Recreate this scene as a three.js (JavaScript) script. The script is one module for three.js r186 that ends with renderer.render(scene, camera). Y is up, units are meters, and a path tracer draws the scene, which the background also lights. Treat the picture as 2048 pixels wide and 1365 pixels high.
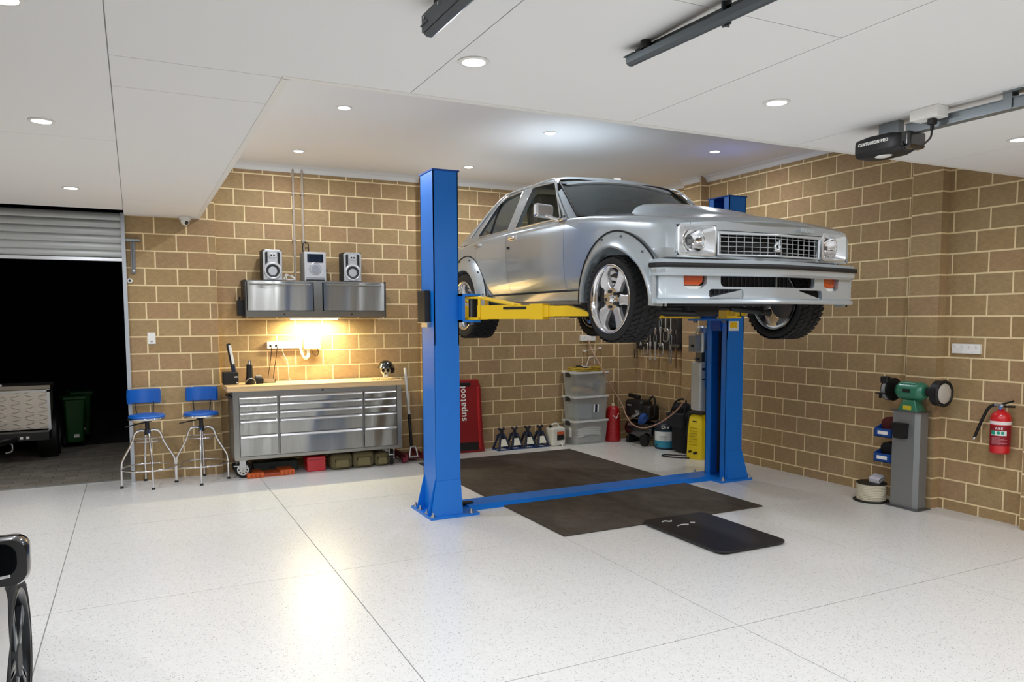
import * as THREE from 'three';
import { RoundedBoxGeometry } from 'three/addons/geometries/RoundedBoxGeometry.js';
import { TextGeometry } from 'three/addons/geometries/TextGeometry.js';
import { FontLoader } from 'three/addons/loaders/FontLoader.js';
import { RectAreaLightUniformsLib } from 'three/addons/lights/RectAreaLightUniformsLib.js';
import { mergeGeometries, mergeVertices, toCreasedNormals } from 'three/addons/utils/BufferGeometryUtils.js';
import { Brush, Evaluator, SUBTRACTION, INTERSECTION } from 'three-bvh-csg';

// ---------- camera, night outside, exposure ----------
const scene = new THREE.Scene();
scene.background = new THREE.Color(0x010102);
const camera = new THREE.PerspectiveCamera(48.42, 2048 / 1365, 0.05, 100);
camera.rotation.order = 'YXZ';
camera.position.set(-6.12, 1.6257, 8.5928);
camera.rotation.set(-0.0773, -0.461, -0.0041);
camera.setViewOffset(2048, 1365, 0, -73.5, 2048, 1365);
scene.add(camera);
const renderer = new THREE.WebGLRenderer({ antialias: true });
renderer.toneMapping = THREE.LinearToneMapping;
renderer.toneMappingExposure = 1.08;
renderer.shadowMap.enabled = true;
RectAreaLightUniformsLib.init();
const font = await new FontLoader().loadAsync('fonts/droid/droid_sans_bold.typeface.json');

// ---------- helpers ----------
let seed = 7;
const rnd = () => { seed = (seed * 1664525 + 1013904223) >>> 0; return seed / 4294967296; };
const rr = (a, b) => a + (b - a) * rnd();
const PI = Math.PI;
const taken = {};
const numbered = n => { const k = taken[n] = (taken[n] ?? -1) + 1; return k ? `${n}_${String(k).padStart(3, '0')}` : n; };
function thing(name, label, category, [x, y, z] = [0, 0, 0], turn = 0, group) {
  const o = new THREE.Group(); o.name = numbered(name); scene.add(o);
  o.position.set(x, y, z); o.rotation.y = turn; o.userData = { label, category };
  if (group) o.userData.group = group;
  return o;
}
function dup(root, [x, y, z], turn, label) {
  const r = root.clone(); r.name = numbered(root.name.replace(/_\d{3}$/, '')); scene.add(r);
  r.userData = { ...root.userData }; r.position.set(x, y, z); r.rotation.y = turn;
  if (label) r.userData.label = label;
  return r;
}
function sub(name, parent, [x, y, z] = [0, 0, 0]) { const o = new THREE.Group(); o.name = name; o.position.set(x, y, z); parent.add(o); return o; }
function part(name, geo, mat, parent, label) {
  const m = new THREE.Mesh(geo, mat); m.name = name; m.castShadow = m.receiveShadow = true; parent.add(m);
  if (label) m.userData.label = label;
  return m;
}
function one(name, geo, mat, label, category, pos = [0, 0, 0], turn = 0, group) {
  const m = part(numbered(name), geo, mat, scene); m.position.set(...pos); m.rotation.y = turn; m.userData = { label, category };
  if (group) m.userData.group = group;
  return m;
}
function struct(name, geo, mat, label) {
  const m = part(name, geo, mat, scene); m.userData = { kind: 'structure', label, category: name.split('_')[0] }; return m;
}
const flat = g => { const h = g.index ? g.toNonIndexed() : g; for (const k of Object.keys(h.attributes)) if (!['position', 'normal', 'uv'].includes(k)) h.deleteAttribute(k);
  if (!h.attributes.uv) h.setAttribute('uv', new THREE.BufferAttribute(new Float32Array(h.attributes.position.count * 2), 2)); return h; };
const J = (...gs) => mergeGeometries(gs.flat().map(flat));
const at = (g, x = 0, y = 0, z = 0, rx = 0, ry = 0, rz = 0) => {
  const m = new THREE.Matrix4().compose(new THREE.Vector3(x, y, z), new THREE.Quaternion().setFromEuler(new THREE.Euler(rx, ry, rz)), new THREE.Vector3(1, 1, 1));
  return g.clone().applyMatrix4(m);
};
const box = (w, h, d, x = 0, y = 0, z = 0, r = 0) => at(r ? new RoundedBoxGeometry(w, h, d, 2, r) : new THREE.BoxGeometry(w, h, d), x, y, z);
const bb = (x0, x1, y0, y1, z0, z1, r = 0) => box(x1 - x0, y1 - y0, z1 - z0, (x0 + x1) / 2, (y0 + y1) / 2, (z0 + z1) / 2, r);
const cyl = (r0, r1, h, n = 24) => new THREE.CylinderGeometry(r0, r1, h, n);
const V = (x, y, z) => new THREE.Vector3(x, y, z);
function rod(a, b, r, n = 10, r2 = r) {
  const A = V(...a), B = V(...b), d = B.clone().sub(A), L = d.length();
  const g = new THREE.CylinderGeometry(r2, r, L, n);
  g.applyQuaternion(new THREE.Quaternion().setFromUnitVectors(V(0, 1, 0), d.normalize()));
  return g.translate((A.x + B.x) / 2, (A.y + B.y) / 2, (A.z + B.z) / 2);
}
function tube(pts, r, seg = 0, closed = false, tension = 0.5, n = 8) {
  const c = new THREE.CatmullRomCurve3(pts.map(p => V(...p)), closed, 'catmullrom', tension);
  return new THREE.TubeGeometry(c, seg || pts.length * 6, r, n, closed);
}
const lathe = (pts, n = 32) => new THREE.LatheGeometry(pts.map(p => new THREE.Vector2(...p)), n);
function ext(pts, depth, bevel = 0, holes = []) {        // polygon in xy, extruded along +z and centred on z
  const s = new THREE.Shape(pts.map(p => new THREE.Vector2(...p)));
  for (const h of holes) s.holes.push(new THREE.Path(h.map(p => new THREE.Vector2(...p))));
  const g = new THREE.ExtrudeGeometry(s, { depth: depth - 2 * bevel, bevelEnabled: bevel > 0, bevelSize: bevel, bevelThickness: bevel, bevelSegments: 2, bevelOffset: -bevel, curveSegments: 12 });
  return g.translate(0, 0, -(depth - 2 * bevel) / 2);
}
const circle = (r, n = 24, cx = 0, cy = 0) => Array.from({ length: n }, (_, i) => [cx + r * Math.cos(i / n * 2 * PI), cy + r * Math.sin(i / n * 2 * PI)]);
function rrect(w, h, r, cx = 0, cy = 0, n = 5) {
  const o = []; for (const [sx, sy, a0] of [[1, 1, 0], [-1, 1, PI / 2], [-1, -1, PI], [1, -1, 1.5 * PI]])
    for (let i = 0; i <= n; i++) { const a = a0 + i / n * PI / 2; o.push([cx + sx * (w / 2 - r) + r * Math.cos(a), cy + sy * (h / 2 - r) + r * Math.sin(a)]); }
  return o;
}
function loft(rings, { caps = true, closed = true, crease = 0.6 } = {}) {   // rings of [x,y,z], all the same length
  const n = rings[0].length, m = rings.length, pos = [], uv = [], idx = [];
  rings.forEach((r, j) => r.forEach((p, i) => { pos.push(...p); uv.push(i / n, j / m); }));
  const N = closed ? n : n - 1;
  for (let j = 0; j < m - 1; j++) for (let i = 0; i < N; i++) {
    const a = j * n + i, b = j * n + (i + 1) % n, c = a + n, d = b + n; idx.push(a, b, d, a, d, c);
  }
  if (caps && closed) for (const [j, flip] of [[0, 1], [m - 1, 0]]) {
    const tri = THREE.ShapeUtils.triangulateShape(capPlane(rings[j]), []);
    const area = THREE.ShapeUtils.area(capPlane(rings[j])) > 0;
    for (const [a, b, c] of tri) (flip ? (s => idx.push(s[0], s[2], s[1])) : (s => idx.push(...s)))([a + j * n, b + j * n, c + j * n]);
    void area;
  }
  const g = new THREE.BufferGeometry();
  g.setAttribute('position', new THREE.Float32BufferAttribute(pos, 3)); g.setAttribute('uv', new THREE.Float32BufferAttribute(uv, 2)); g.setIndex(idx);
  return crease ? toCreasedNormals(g, crease) : (g.computeVertexNormals(), g);
}
function capPlane(r) {                                       // project a ring onto its own plane, keeping its turning sense
  const nrm = V(0, 0, 0);
  for (let i = 0; i < r.length; i++) { const a = r[i], b = r[(i + 1) % r.length]; nrm.x += (a[1] - b[1]) * (a[2] + b[2]); nrm.y += (a[2] - b[2]) * (a[0] + b[0]); nrm.z += (a[0] - b[0]) * (a[1] + b[1]); }
  nrm.normalize(); const u = Math.abs(nrm.y) < 0.9 ? V(0, 1, 0).cross(nrm).normalize() : V(1, 0, 0).cross(nrm).normalize(), v = nrm.clone().cross(u);
  return r.map(p => new THREE.Vector2(V(...p).dot(u), V(...p).dot(v)));
}
function sweepXZ(path, profile, opt) {                       // profile [outward offset, y] swept along a path in the xz plane
  const rings = path.map((p, i) => {
    const a = path[Math.max(0, i - 1)], b = path[Math.min(path.length - 1, i + 1)], tx = b[0] - a[0], tz = b[1] - a[1], L = Math.hypot(tx, tz);
    const nx = -tz / L, nz = tx / L;
    return profile.map(([o, y]) => [p[0] + nx * o, y, p[1] + nz * o]);
  });
  return loft(rings, opt);
}
const ev = new Evaluator(); ev.attributes = ['position', 'normal', 'uv']; ev.useGroups = false;
const brush = g => { const b = new Brush(flat(g)); b.updateMatrixWorld(); return b; };
const csg = (a, b, op) => ev.evaluate(a, b, op);
const clean = b => flat(b.geometry);
const interp = (tab, z) => { for (let i = 1; i < tab.length; i++) if (z <= tab[i][0]) { const [a, va] = tab[i - 1], [b, vb] = tab[i]; let t = Math.max(0, (z - a) / (b - a)); return va + (vb - va) * t; } return tab[tab.length - 1][1]; };
function text(s, size, depth = 0.002) { const g = new TextGeometry(s, { font, size, depth, curveSegments: 4 }); g.computeBoundingBox(); const b = g.boundingBox; return g.translate(-(b.max.x + b.min.x) / 2, -(b.max.y + b.min.y) / 2, 0); }

// ---------- textures and materials ----------
function tex(n, fn, srgb = true, rep = [1, 1]) {             // fn(u, v, x, y) -> [r,g,b] 0..255
  const d = new Uint8Array(n * n * 4);
  for (let y = 0; y < n; y++) for (let x = 0; x < n; x++) { const c = fn(x / n, y / n, x, y), i = (y * n + x) * 4; d[i] = c[0]; d[i + 1] = c[1]; d[i + 2] = c[2]; d[i + 3] = 255; }
  const t = new THREE.DataTexture(d, n, n); if (srgb) t.colorSpace = THREE.SRGBColorSpace;
  t.wrapS = t.wrapT = THREE.RepeatWrapping; t.magFilter = THREE.LinearFilter; t.minFilter = THREE.LinearMipmapLinearFilter; t.generateMipmaps = true; t.repeat.set(...rep); t.needsUpdate = true; return t;
}
function noiseGrid(n) { const g = new Float32Array(n * n); for (let i = 0; i < n * n; i++) g[i] = rnd(); return (u, v) => {
  const x = u * n, y = v * n, x0 = Math.floor(x), y0 = Math.floor(y), fx = x - x0, fy = y - y0, s = t => t * t * (3 - 2 * t);
  const q = (a, b) => g[((b % n + n) % n) * n + (a % n + n) % n]; const a = q(x0, y0), b = q(x0 + 1, y0), c = q(x0, y0 + 1), d = q(x0 + 1, y0 + 1);
  return a + (b - a) * s(fx) + (c - a) * s(fy) + (a - b - c + d) * s(fx) * s(fy); }; }
const n8 = noiseGrid(8), n32 = noiseGrid(32), n128 = noiseGrid(128);
const clamp = (v, a = 0, b = 255) => Math.max(a, Math.min(b, v));
const std = (color, roughness = 0.6, metalness = 0, extra = {}) => new THREE.MeshStandardMaterial({ color, roughness, metalness, ...extra });
const phy = (color, roughness, metalness, extra) => new THREE.MeshPhysicalMaterial({ color, roughness, metalness, ...extra });

const blockTex = [0, 1].map(() => { const o = rnd(); return tex(256, (u, v) => { const s = (n8(u + o, v) - 0.5) * 16 + (n32(u, v + o) - 0.5) * 18 + (n128(u + o, v) - 0.5) * 22 + (rnd() - 0.5) * 22 - (rnd() < 0.012 ? 45 : 0); return [clamp(214 + s), clamp(214 + s), clamp(214 + s * 0.95)]; }); });
const blockBump = tex(256, (u, v) => { const s = 128 + (n128(u, v) - 0.5) * 90 + (rnd() - 0.5) * 90; return [s, s, s]; }, false);
const blockMats = [0xcead7c, 0xcaa978, 0xd2b282, 0xcba87d, 0xcdae7e, 0xc6a576, 0xcfaa7d, 0xc9ab7c].map((c, i) => std(c, 0.93, 0, { map: blockTex[i % 2], bumpMap: blockBump, bumpScale: 0.0015 }));
const mortarMat = std(0xf8e3b4, 0.95);
const flakes = (() => { const n = 1024, a = new Uint8Array(n * n * 3).fill(0);
  for (let i = 0; i < n * n; i++) { const s = (n128((i % n) / n, Math.floor(i / n) / n) - 0.5) * 6; a[i * 3] = 234 + s; a[i * 3 + 1] = 233 + s; a[i * 3 + 2] = 229 + s; }
  for (let k = 0; k < 15000; k++) { const x = Math.floor(rnd() * n), y = Math.floor(rnd() * n), t = rnd(), c = t < 0.42 ? rr(60, 110) : t < 0.75 ? rr(140, 185) : 250, w = rnd() < 0.5 ? 1 : 2, h = rnd() < 0.6 ? 1 : 2;
    for (let j = 0; j < h; j++) for (let i = 0; i < w; i++) { const p = (((y + j) % n) * n + (x + i) % n) * 3; a[p] = a[p + 1] = a[p + 2] = c; } }
  return tex(n, (u, v, x, y) => { const p = (y * n + x) * 3; return [a[p], a[p + 1], a[p + 2]]; }); })();
const floorMat = phy(0xffffff, 0.34, 0, { map: flakes, clearcoat: 0.35, clearcoatRoughness: 0.22 });
const brushTex = tex(512, (u, v) => { const s = (n128(u * 0.05, v * 4) - 0.5) * 14 + (n128(u * 0.02 + 0.3, v * 1.3) - 0.5) * 10; return [228 + s, 228 + s, 226 + s]; });
const woodTex = tex(512, (u, v) => { const st = Math.floor(v * 8), k = n32(st * 0.37, 0.2) * 34 - 17, gr = (n128(u * 0.15 + st * 0.3, v * 3) - 0.5) * 34; return [clamp(222 + k + gr), clamp(188 + k + gr), clamp(140 + k * 0.8 + gr * 0.8)]; });
const plateTex = tex(256, (u, v) => { const a = (u * 10) % 1, b = (v * 10) % 1, p = (Math.floor(u * 10) + Math.floor(v * 10)) % 2 ? [a, b] : [b, 1 - a]; const d = Math.abs(p[0] - p[1]) * 3 + Math.abs(p[0] + p[1] - 1) * 0.9; const s = d < 0.62 ? 255 : 60; return [s, s, s]; }, false);
const rubberTex = tex(256, (u, v) => { const s = (n8(u, v) - 0.5) * 16 + (n32(u, v) - 0.5) * 14 + (rnd() - 0.5) * 16; return [72 + s, 63 + s, 54 + s]; });

const M = {
  ceil: std(0xf4f4f3, 0.9), white: std(0xf2f1ec, 0.55), offwhite: std(0xdeddd6, 0.6), cornice: std(0xf2f2f0, 0.85),
  blue: phy(0x0078dd, 0.42, 0, { clearcoat: 0.2, clearcoatRoughness: 0.25 }), blueDark: std(0x0a4da6, 0.5), yellow: phy(0xf8cc12, 0.4, 0, { clearcoat: 0.4, clearcoatRoughness: 0.25 }),
  steel: phy(0xb4b4b2, 0.3, 1, { map: brushTex, anisotropy: 1 }), steelDark: std(0x77787a, 0.45, 0.9), zinc: std(0x8f979c, 0.45, 0.85), chrome: std(0xe8e8ea, 0.08, 1), alu: std(0xc6c7c9, 0.32, 1),
  black: std(0x0d0d0e, 0.5), blackGloss: phy(0x08090b, 0.2, 0, { clearcoat: 1, clearcoatRoughness: 0.04 }), rubber: std(0x101012, 0.75), darkgrey: std(0x2a2b2d, 0.6), grey: std(0x8b8c8c, 0.5),
  wood: std(0xffffff, 0.5, 0, { map: woodTex }), red: phy(0xb10f16, 0.4, 0, { clearcoat: 0.4, clearcoatRoughness: 0.3 }), redBright: phy(0xd01420, 0.3, 0, { clearcoat: 0.7, clearcoatRoughness: 0.1 }),
  vinyl: phy(0x0060be, 0.35, 0, { clearcoat: 0.5, clearcoatRoughness: 0.25 }), green: phy(0x2f7a5e, 0.35, 0.1, { clearcoat: 0.5, clearcoatRoughness: 0.2 }), orange: std(0xd2622b, 0.55),
  mat: std(0xffffff, 0.8, 0, { map: rubberTex }), glass: phy(0xffffff, 0.02, 0, { transmission: 1, thickness: 0, ior: 1.5 }), navy: std(0x16233f, 0.55),
};
// ---------- block walls: every block its own mesh on a mortar backing ----------
const CH = 0.172, BW = 0.301, TOP = 3.182, JT = 0.014;
const geoCache = {};
const blockGeo = (w, h, d) => geoCache[[w.toFixed(3), h.toFixed(3), d.toFixed(3)]] ??= new THREE.BoxGeometry(w, h, d);
// lay blocks on a plane: s runs along the wall, from s0 to s1; perpend(row) gives the phase of the vertical joints
function layBlocks(wall, s0, s1, y1, phase, place, dep = 0.012, endOf) {
  for (let i = -1; i < 19; i++) {
    const yt = Math.min(TOP - CH * i, y1), yb = Math.max(TOP - CH * (i + 1), 0); if (yt - yb < 0.02) continue;
    const ph = phase(((i % 2) + 2) % 2); let n = Math.ceil((s0 - ph) / BW - 1);
    for (; ; n++) {
      let a = Math.max(ph + n * BW + JT / 2, s0), b = Math.min(ph + (n + 1) * BW - JT / 2, s1); if (ph + n * BW > s1) break; if (b - a < 0.02) continue;
      if (endOf && endOf(a, b, yb, yt)) continue;
      const h = yt - yb - (yt >= y1 - 1e-6 ? JT / 2 : JT) + (yb <= 0 ? JT / 2 : 0), cy = (yb <= 0 ? 0 : yb + JT / 2) + h / 2;
      const m = part('block', blockGeo(b - a, h, dep), blockMats[Math.floor(rnd() * blockMats.length)], wall);
      place(m, (a + b) / 2, cy);
    }
  }
}
const UP = 3.29, LOW = 2.665;
function wallZ(name, label, x0, x1, zf, y1, phase, thick = 0.2) {        // faces +z
  const w = struct(name, bb(x0, x1, 0, y1, zf - thick, zf - 0.0025), mortarMat, label);
  layBlocks(w, x0, x1, y1, phase, (m, s, y) => m.position.set(s, y, zf - 0.006)); return w;
}
function wallX(name, label, z0, z1, xf, y1, phase, thick = 0.2) {        // faces -x
  const w = struct(name, bb(xf + 0.0025, xf + thick, 0, y1, z0, z1), mortarMat, label);
  layBlocks(w, z0, z1, y1, phase, (m, s, y) => { m.position.set(xf + 0.006, y, s); m.rotation.y = PI / 2; }); return w;
}
const phB = odd => -5.022 + (odd ? 0.65 * BW : 0), phL = odd => -6.0025 + (odd ? 0.33 * BW : 0), phR = odd => 3.316 + (odd ? 0.647 * BW : 0);
wallZ('wall_back', 'tan concrete block wall with cream mortar behind the workbench', -5.33, -3.07, 0, UP, phB);
wallZ('wall_back_corner', 'tan concrete block wall behind the raised car and storage tubs', -2.77, -0.301, 0, UP, phB);
wallZ('wall_door_side', 'tan concrete block wall between roller door and workbench, behind the stools', -6.165, -5.33, 0.083, UP, phL, 0.283);
wallX('wall_right', 'tan concrete block wall on the far side of the lift', 0.1, 4.2, 0, UP, phR);
wallX('wall_right_front', 'tan concrete block wall carrying the fire extinguisher', 4.48, 5.2, 0, UP, phR);
// piers, one block wide, standing 10 cm proud, with their returns
function pierZ(x0, x1, d, label) {
  const w = struct(numbered('wall_pier'), bb(x0 + 0.0025, x1 - 0.0025, 0, UP, -0.2, d - 0.0025), mortarMat, label);
  layBlocks(w, x0, x1, UP, () => x0, (m, s, y) => m.position.set(s, y, d - 0.006));
  layBlocks(w, 0, d - 0.012, UP, () => -0.15, (m, s, y) => { m.position.set(x0 + 0.006, y, s); m.rotation.y = PI / 2; });
}
function pierX(z0, z1, d, label) {
  const w = struct(numbered('wall_pier'), bb(-d + 0.0025, 0.2, 0, UP, z0 + 0.0025, z1 - 0.0025), mortarMat, label);
  layBlocks(w, z0, z1, UP, () => z0, (m, s, y) => { m.position.set(-d + 0.006, y, s); m.rotation.y = PI / 2; });
  layBlocks(w, -d + 0.012, 0, UP, () => -d - 0.15, (m, s, y) => m.position.set(s, y, z1 - 0.006));
}
pierZ(-3.07, -2.77, 0.1, 'block pier projecting from the back wall behind the near lift post');
pierZ(-0.301, 0, 0.1, 'block pier filling the corner between back and right walls');
pierX(1.17, 1.471, 0.1, 'block pier beside the hanging tool rack');
pierX(4.2, 4.48, 0.1, 'block pier behind the bench grinder pedestal');
pierX(5.2, 5.5, 0.1, 'block pier beyond the fire extinguisher');
// unseen rest of the shell
const plain = std(0xcead7c, 0.93, 0, { map: blockTex[0] });
struct('wall_right_rear', bb(0, 0.2, 0, UP, 5.5, 11.7), plain, 'block wall continuing beyond the extinguisher');
struct('wall_front', bb(-9.8, 0.2, 0, UP, 11.5, 11.7), M.offwhite, 'pale front wall with the garage doors closed');
struct('wall_left', bb(-9.8, -9.6, 0, UP, -0.2, 11.5), plain, 'block wall on the side of the parked black car');
struct('wall_door_head', bb(-9.6, -8.95, 0, UP, -0.2, 0.083), plain, 'block wall on the other side of the roller door');

// ---------- floor slabs ----------
const slabGeo = (x0, x1, z0, z1) => { const g = bb(x0 + 0.003, x1 - 0.003, -0.03, 0, z0 + 0.003, z1 - 0.003); const p = g.attributes.position, uv = g.attributes.uv; for (let i = 0; i < p.count; i++) uv.setXY(i, p.getX(i) / 1.9, p.getZ(i) / 1.9); return g; };
const floor = struct('floor', bb(-9.8, 0.2, -0.2, -0.006, -0.02, 11.7), std(0x9b9b97, 0.7), 'glossy white epoxy floor with dark flecks and saw-cut joints');
const xs = [-9.6, -8.25, -6.6, -5.01, -3.31, -1.66, 0.004], zs = [-0.02, 1.9, 3.77, 5.63, 7.5, 9.4, 11.5];
for (let i = 0; i < xs.length - 1; i++) for (let k = 0; k < zs.length - 1; k++) part('floor_slab', slabGeo(xs[i], xs[i + 1], zs[k], zs[k + 1]), floorMat, floor);

// ---------- ceilings ----------
const panel = (par, x0, x1, z0, z1, y) => part('ceiling_panel', bb(x0 + 0.0022, x1 - 0.0022, y, y + 0.012, z0 + 0.0022, z1 - 0.0022), M.ceil, par);
const ceilLow = struct('ceiling', bb(-9.8, 0.2, UP + 0.03, UP + 0.2, -0.2, 11.7), M.offwhite, 'white plasterboard ceiling, lower over the parking bays');
const BX = -5.48, BZ = 5.15, low = (x0, x1, ...zz) => { for (let i = 0; i < zz.length - 1; i++) panel(ceilLow, x0, x1, zz[i], zz[i + 1], LOW); };
low(-9.6, -8.57, 0.47, 4.1, 7.7, 11.5); low(-8.57, -7.37, 0.47, 2.9, 6.5, 11.5); low(-7.37, -6.17, 0.47, 3.54, 7.1, 11.5);
low(-6.17, BX, 0.083, 1.2, 4.71, BZ); low(-6.17, -4.94, BZ, 8.3, 11.5); low(-4.94, -3.72, BZ, 6.53, 10.1, 11.5); low(-3.72, -2.5, BZ, 8.0, 11.5); low(-2.5, -1.25, BZ, 6.9, 10.5, 11.5); low(-1.25, 0, BZ, 8.6, 11.5);
const backer = part('ceiling_backing', J(bb(-9.6, BX, LOW + 0.013, LOW + 0.03, 0.47, 11.5), bb(BX, 0, LOW + 0.013, LOW + 0.03, BZ, 11.5), bb(-6.17, BX, LOW + 0.013, LOW + 0.03, 0.083, 0.47)), M.offwhite, ceilLow);
part('bulkhead', J(bb(BX - 0.02, BX, LOW, UP, 0, BZ), bb(BX - 0.02, 0, LOW, UP, BZ, BZ + 0.02)), M.ceil, ceilLow);
part('edge_bead', J(bb(BX - 0.03, BX + 0.004, LOW - 0.004, LOW + 0.02, 0.083, BZ), bb(BX - 0.03, 0, LOW - 0.004, LOW + 0.02, BZ - 0.004, BZ + 0.03)), M.white, ceilLow);
part('upper_ceiling_panel', bb(BX, 0, UP, UP + 0.012, 0, BZ), M.ceil, ceilLow);
part('door_pocket', J(bb(-9.6, -6.17, LOW + 0.4, LOW + 0.42, 0, 0.47), bb(-9.6, -6.17, LOW, LOW + 0.4, 0.46, 0.47), bb(-6.17, -6.16, LOW + 0.013, LOW + 0.4, 0.083, 0.47)), M.black, ceilLow);
const cz = [[0, 0], [0.065, 0], [0.06, -0.012], [0.03, -0.025], [0.012, -0.06], [0, -0.068]];
const corn = struct('trim_cornice', J(
  sweepXZ([[-5.33, 0], [-3.07, 0]].reverse(), cz.map(([a, b]) => [-a, UP + b]), { crease: 0.3 }), sweepXZ([[-2.77, 0], [-0.3, 0]].reverse(), cz.map(([a, b]) => [-a, UP + b]), { crease: 0.3 }),
  sweepXZ([[-3.07, 0.1], [-2.77, 0.1]].reverse(), cz.map(([a, b]) => [-a, UP + b]), { crease: 0.3 }), sweepXZ([[-0.3, 0.1], [0, 0.1]].reverse(), cz.map(([a, b]) => [-a, UP + b]), { crease: 0.3 }), sweepXZ([[BX, 0.083], [-5.33, 0.083]].reverse(), cz.map(([a, b]) => [-a, UP + b]), { crease: 0.3 }),
  sweepXZ([[0, 0.1], [0, 1.17]].reverse(), cz.map(([a, b]) => [-a, UP + b]), { crease: 0.3 }), sweepXZ([[0, 1.47], [0, 4.2]].reverse(), cz.map(([a, b]) => [-a, UP + b]), { crease: 0.3 }), sweepXZ([[0, 4.48], [0, BZ]].reverse(), cz.map(([a, b]) => [-a, UP + b]), { crease: 0.3 }),
  sweepXZ([[-0.1, 1.17], [-0.1, 1.47]].reverse(), cz.map(([a, b]) => [-a, UP + b]), { crease: 0.3 }), sweepXZ([[-0.1, 4.2], [-0.1, 4.48]].reverse(), cz.map(([a, b]) => [-a, UP + b]), { crease: 0.3 })), M.cornice, 'white cove cornice along the raised ceiling');

// ---------- downlights ----------
const ring = lathe([[0.046, 0], [0.062, 0], [0.064, 0.003], [0.062, 0.006], [0.046, 0.006]].map(([a, b]) => [a, -b]), 32);
const lensMat = new THREE.MeshStandardMaterial({ color: 0xffffff, emissive: 0xfffaf0, emissiveIntensity: 6 });
const lensGeo = at(cyl(0.047, 0.047, 0.004, 28), 0, -0.004, 0);
const DL = 1;                                              // brightness of every downlight
function downlight(x, z, y, label, group) {
  const t = thing('downlight', label, 'light', [x, y, z], 0, group);
  part('trim_ring', ring, M.white, t); part('lens', lensGeo, lensMat, t, 'glowing frosted lens');
  const l = new THREE.RectAreaLight(0xf3f7ff, 560 * DL, 0.085, 0.085); l.position.set(x, y - 0.012, z); l.rotation.x = -PI / 2; scene.add(l);
}
for (const [x, z, lab] of [[-4.575, 2.535, 'recessed round downlight in the raised ceiling between bulkhead corner and lift post'], [-4.6, 0.81, 'recessed round downlight in the raised ceiling above the two wall conduits'], [-2.77, 0.8, 'recessed round downlight in the raised ceiling just behind the lift post top'], [-2.71, 2.52, 'recessed round downlight in the raised ceiling over the middle of the car'], [-0.89, 0.9, 'recessed round downlight in the raised ceiling above the storage corner'], [-0.85, 2.565, 'recessed round downlight in the raised ceiling beside the far lift post']])
  downlight(x, z, UP, lab, 'downlights in the raised ceiling');
for (const [x, z, lab] of [[-6.51, 3.89, 'recessed downlight in the lower ceiling beside the long panel joint'], [-6.52, 1.65, 'recessed downlight in the lower ceiling nearest the roller door'], [-4.85, 5.7, 'recessed downlight in the lower ceiling between the two door tracks and bulkhead'], [-3.3, 5.8, 'recessed downlight in the lower ceiling between door track and door opener'], [-1.43, 5.85, 'recessed downlight in the lower ceiling past the door opener rail'], [-6.46, 5.6, 'recessed downlight in the lower ceiling above the black car mirror'],
  [-8.3, 1.65, 'recessed downlight by the far end of the roller door'], [-8.3, 3.89, 'recessed downlight over the bonnet of the black car'], [-8.3, 5.6, 'recessed downlight over the cabin of the black car'], ...[7.7, 9.7].flatMap((z, r) => [-8.3, -6.46, -4.85, -3.3, -1.43].map((x, i) => [x, z, `recessed downlight in the ${r ? 'row nearest the front wall' : 'row before the front wall row'}, ${['beside the side wall', 'second from the side wall', 'in the middle of the row', 'second from the extinguisher wall', 'beside the extinguisher wall'][i]}`]))])
  downlight(x, z, LOW, lab, 'downlights in the lower ceiling');
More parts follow.
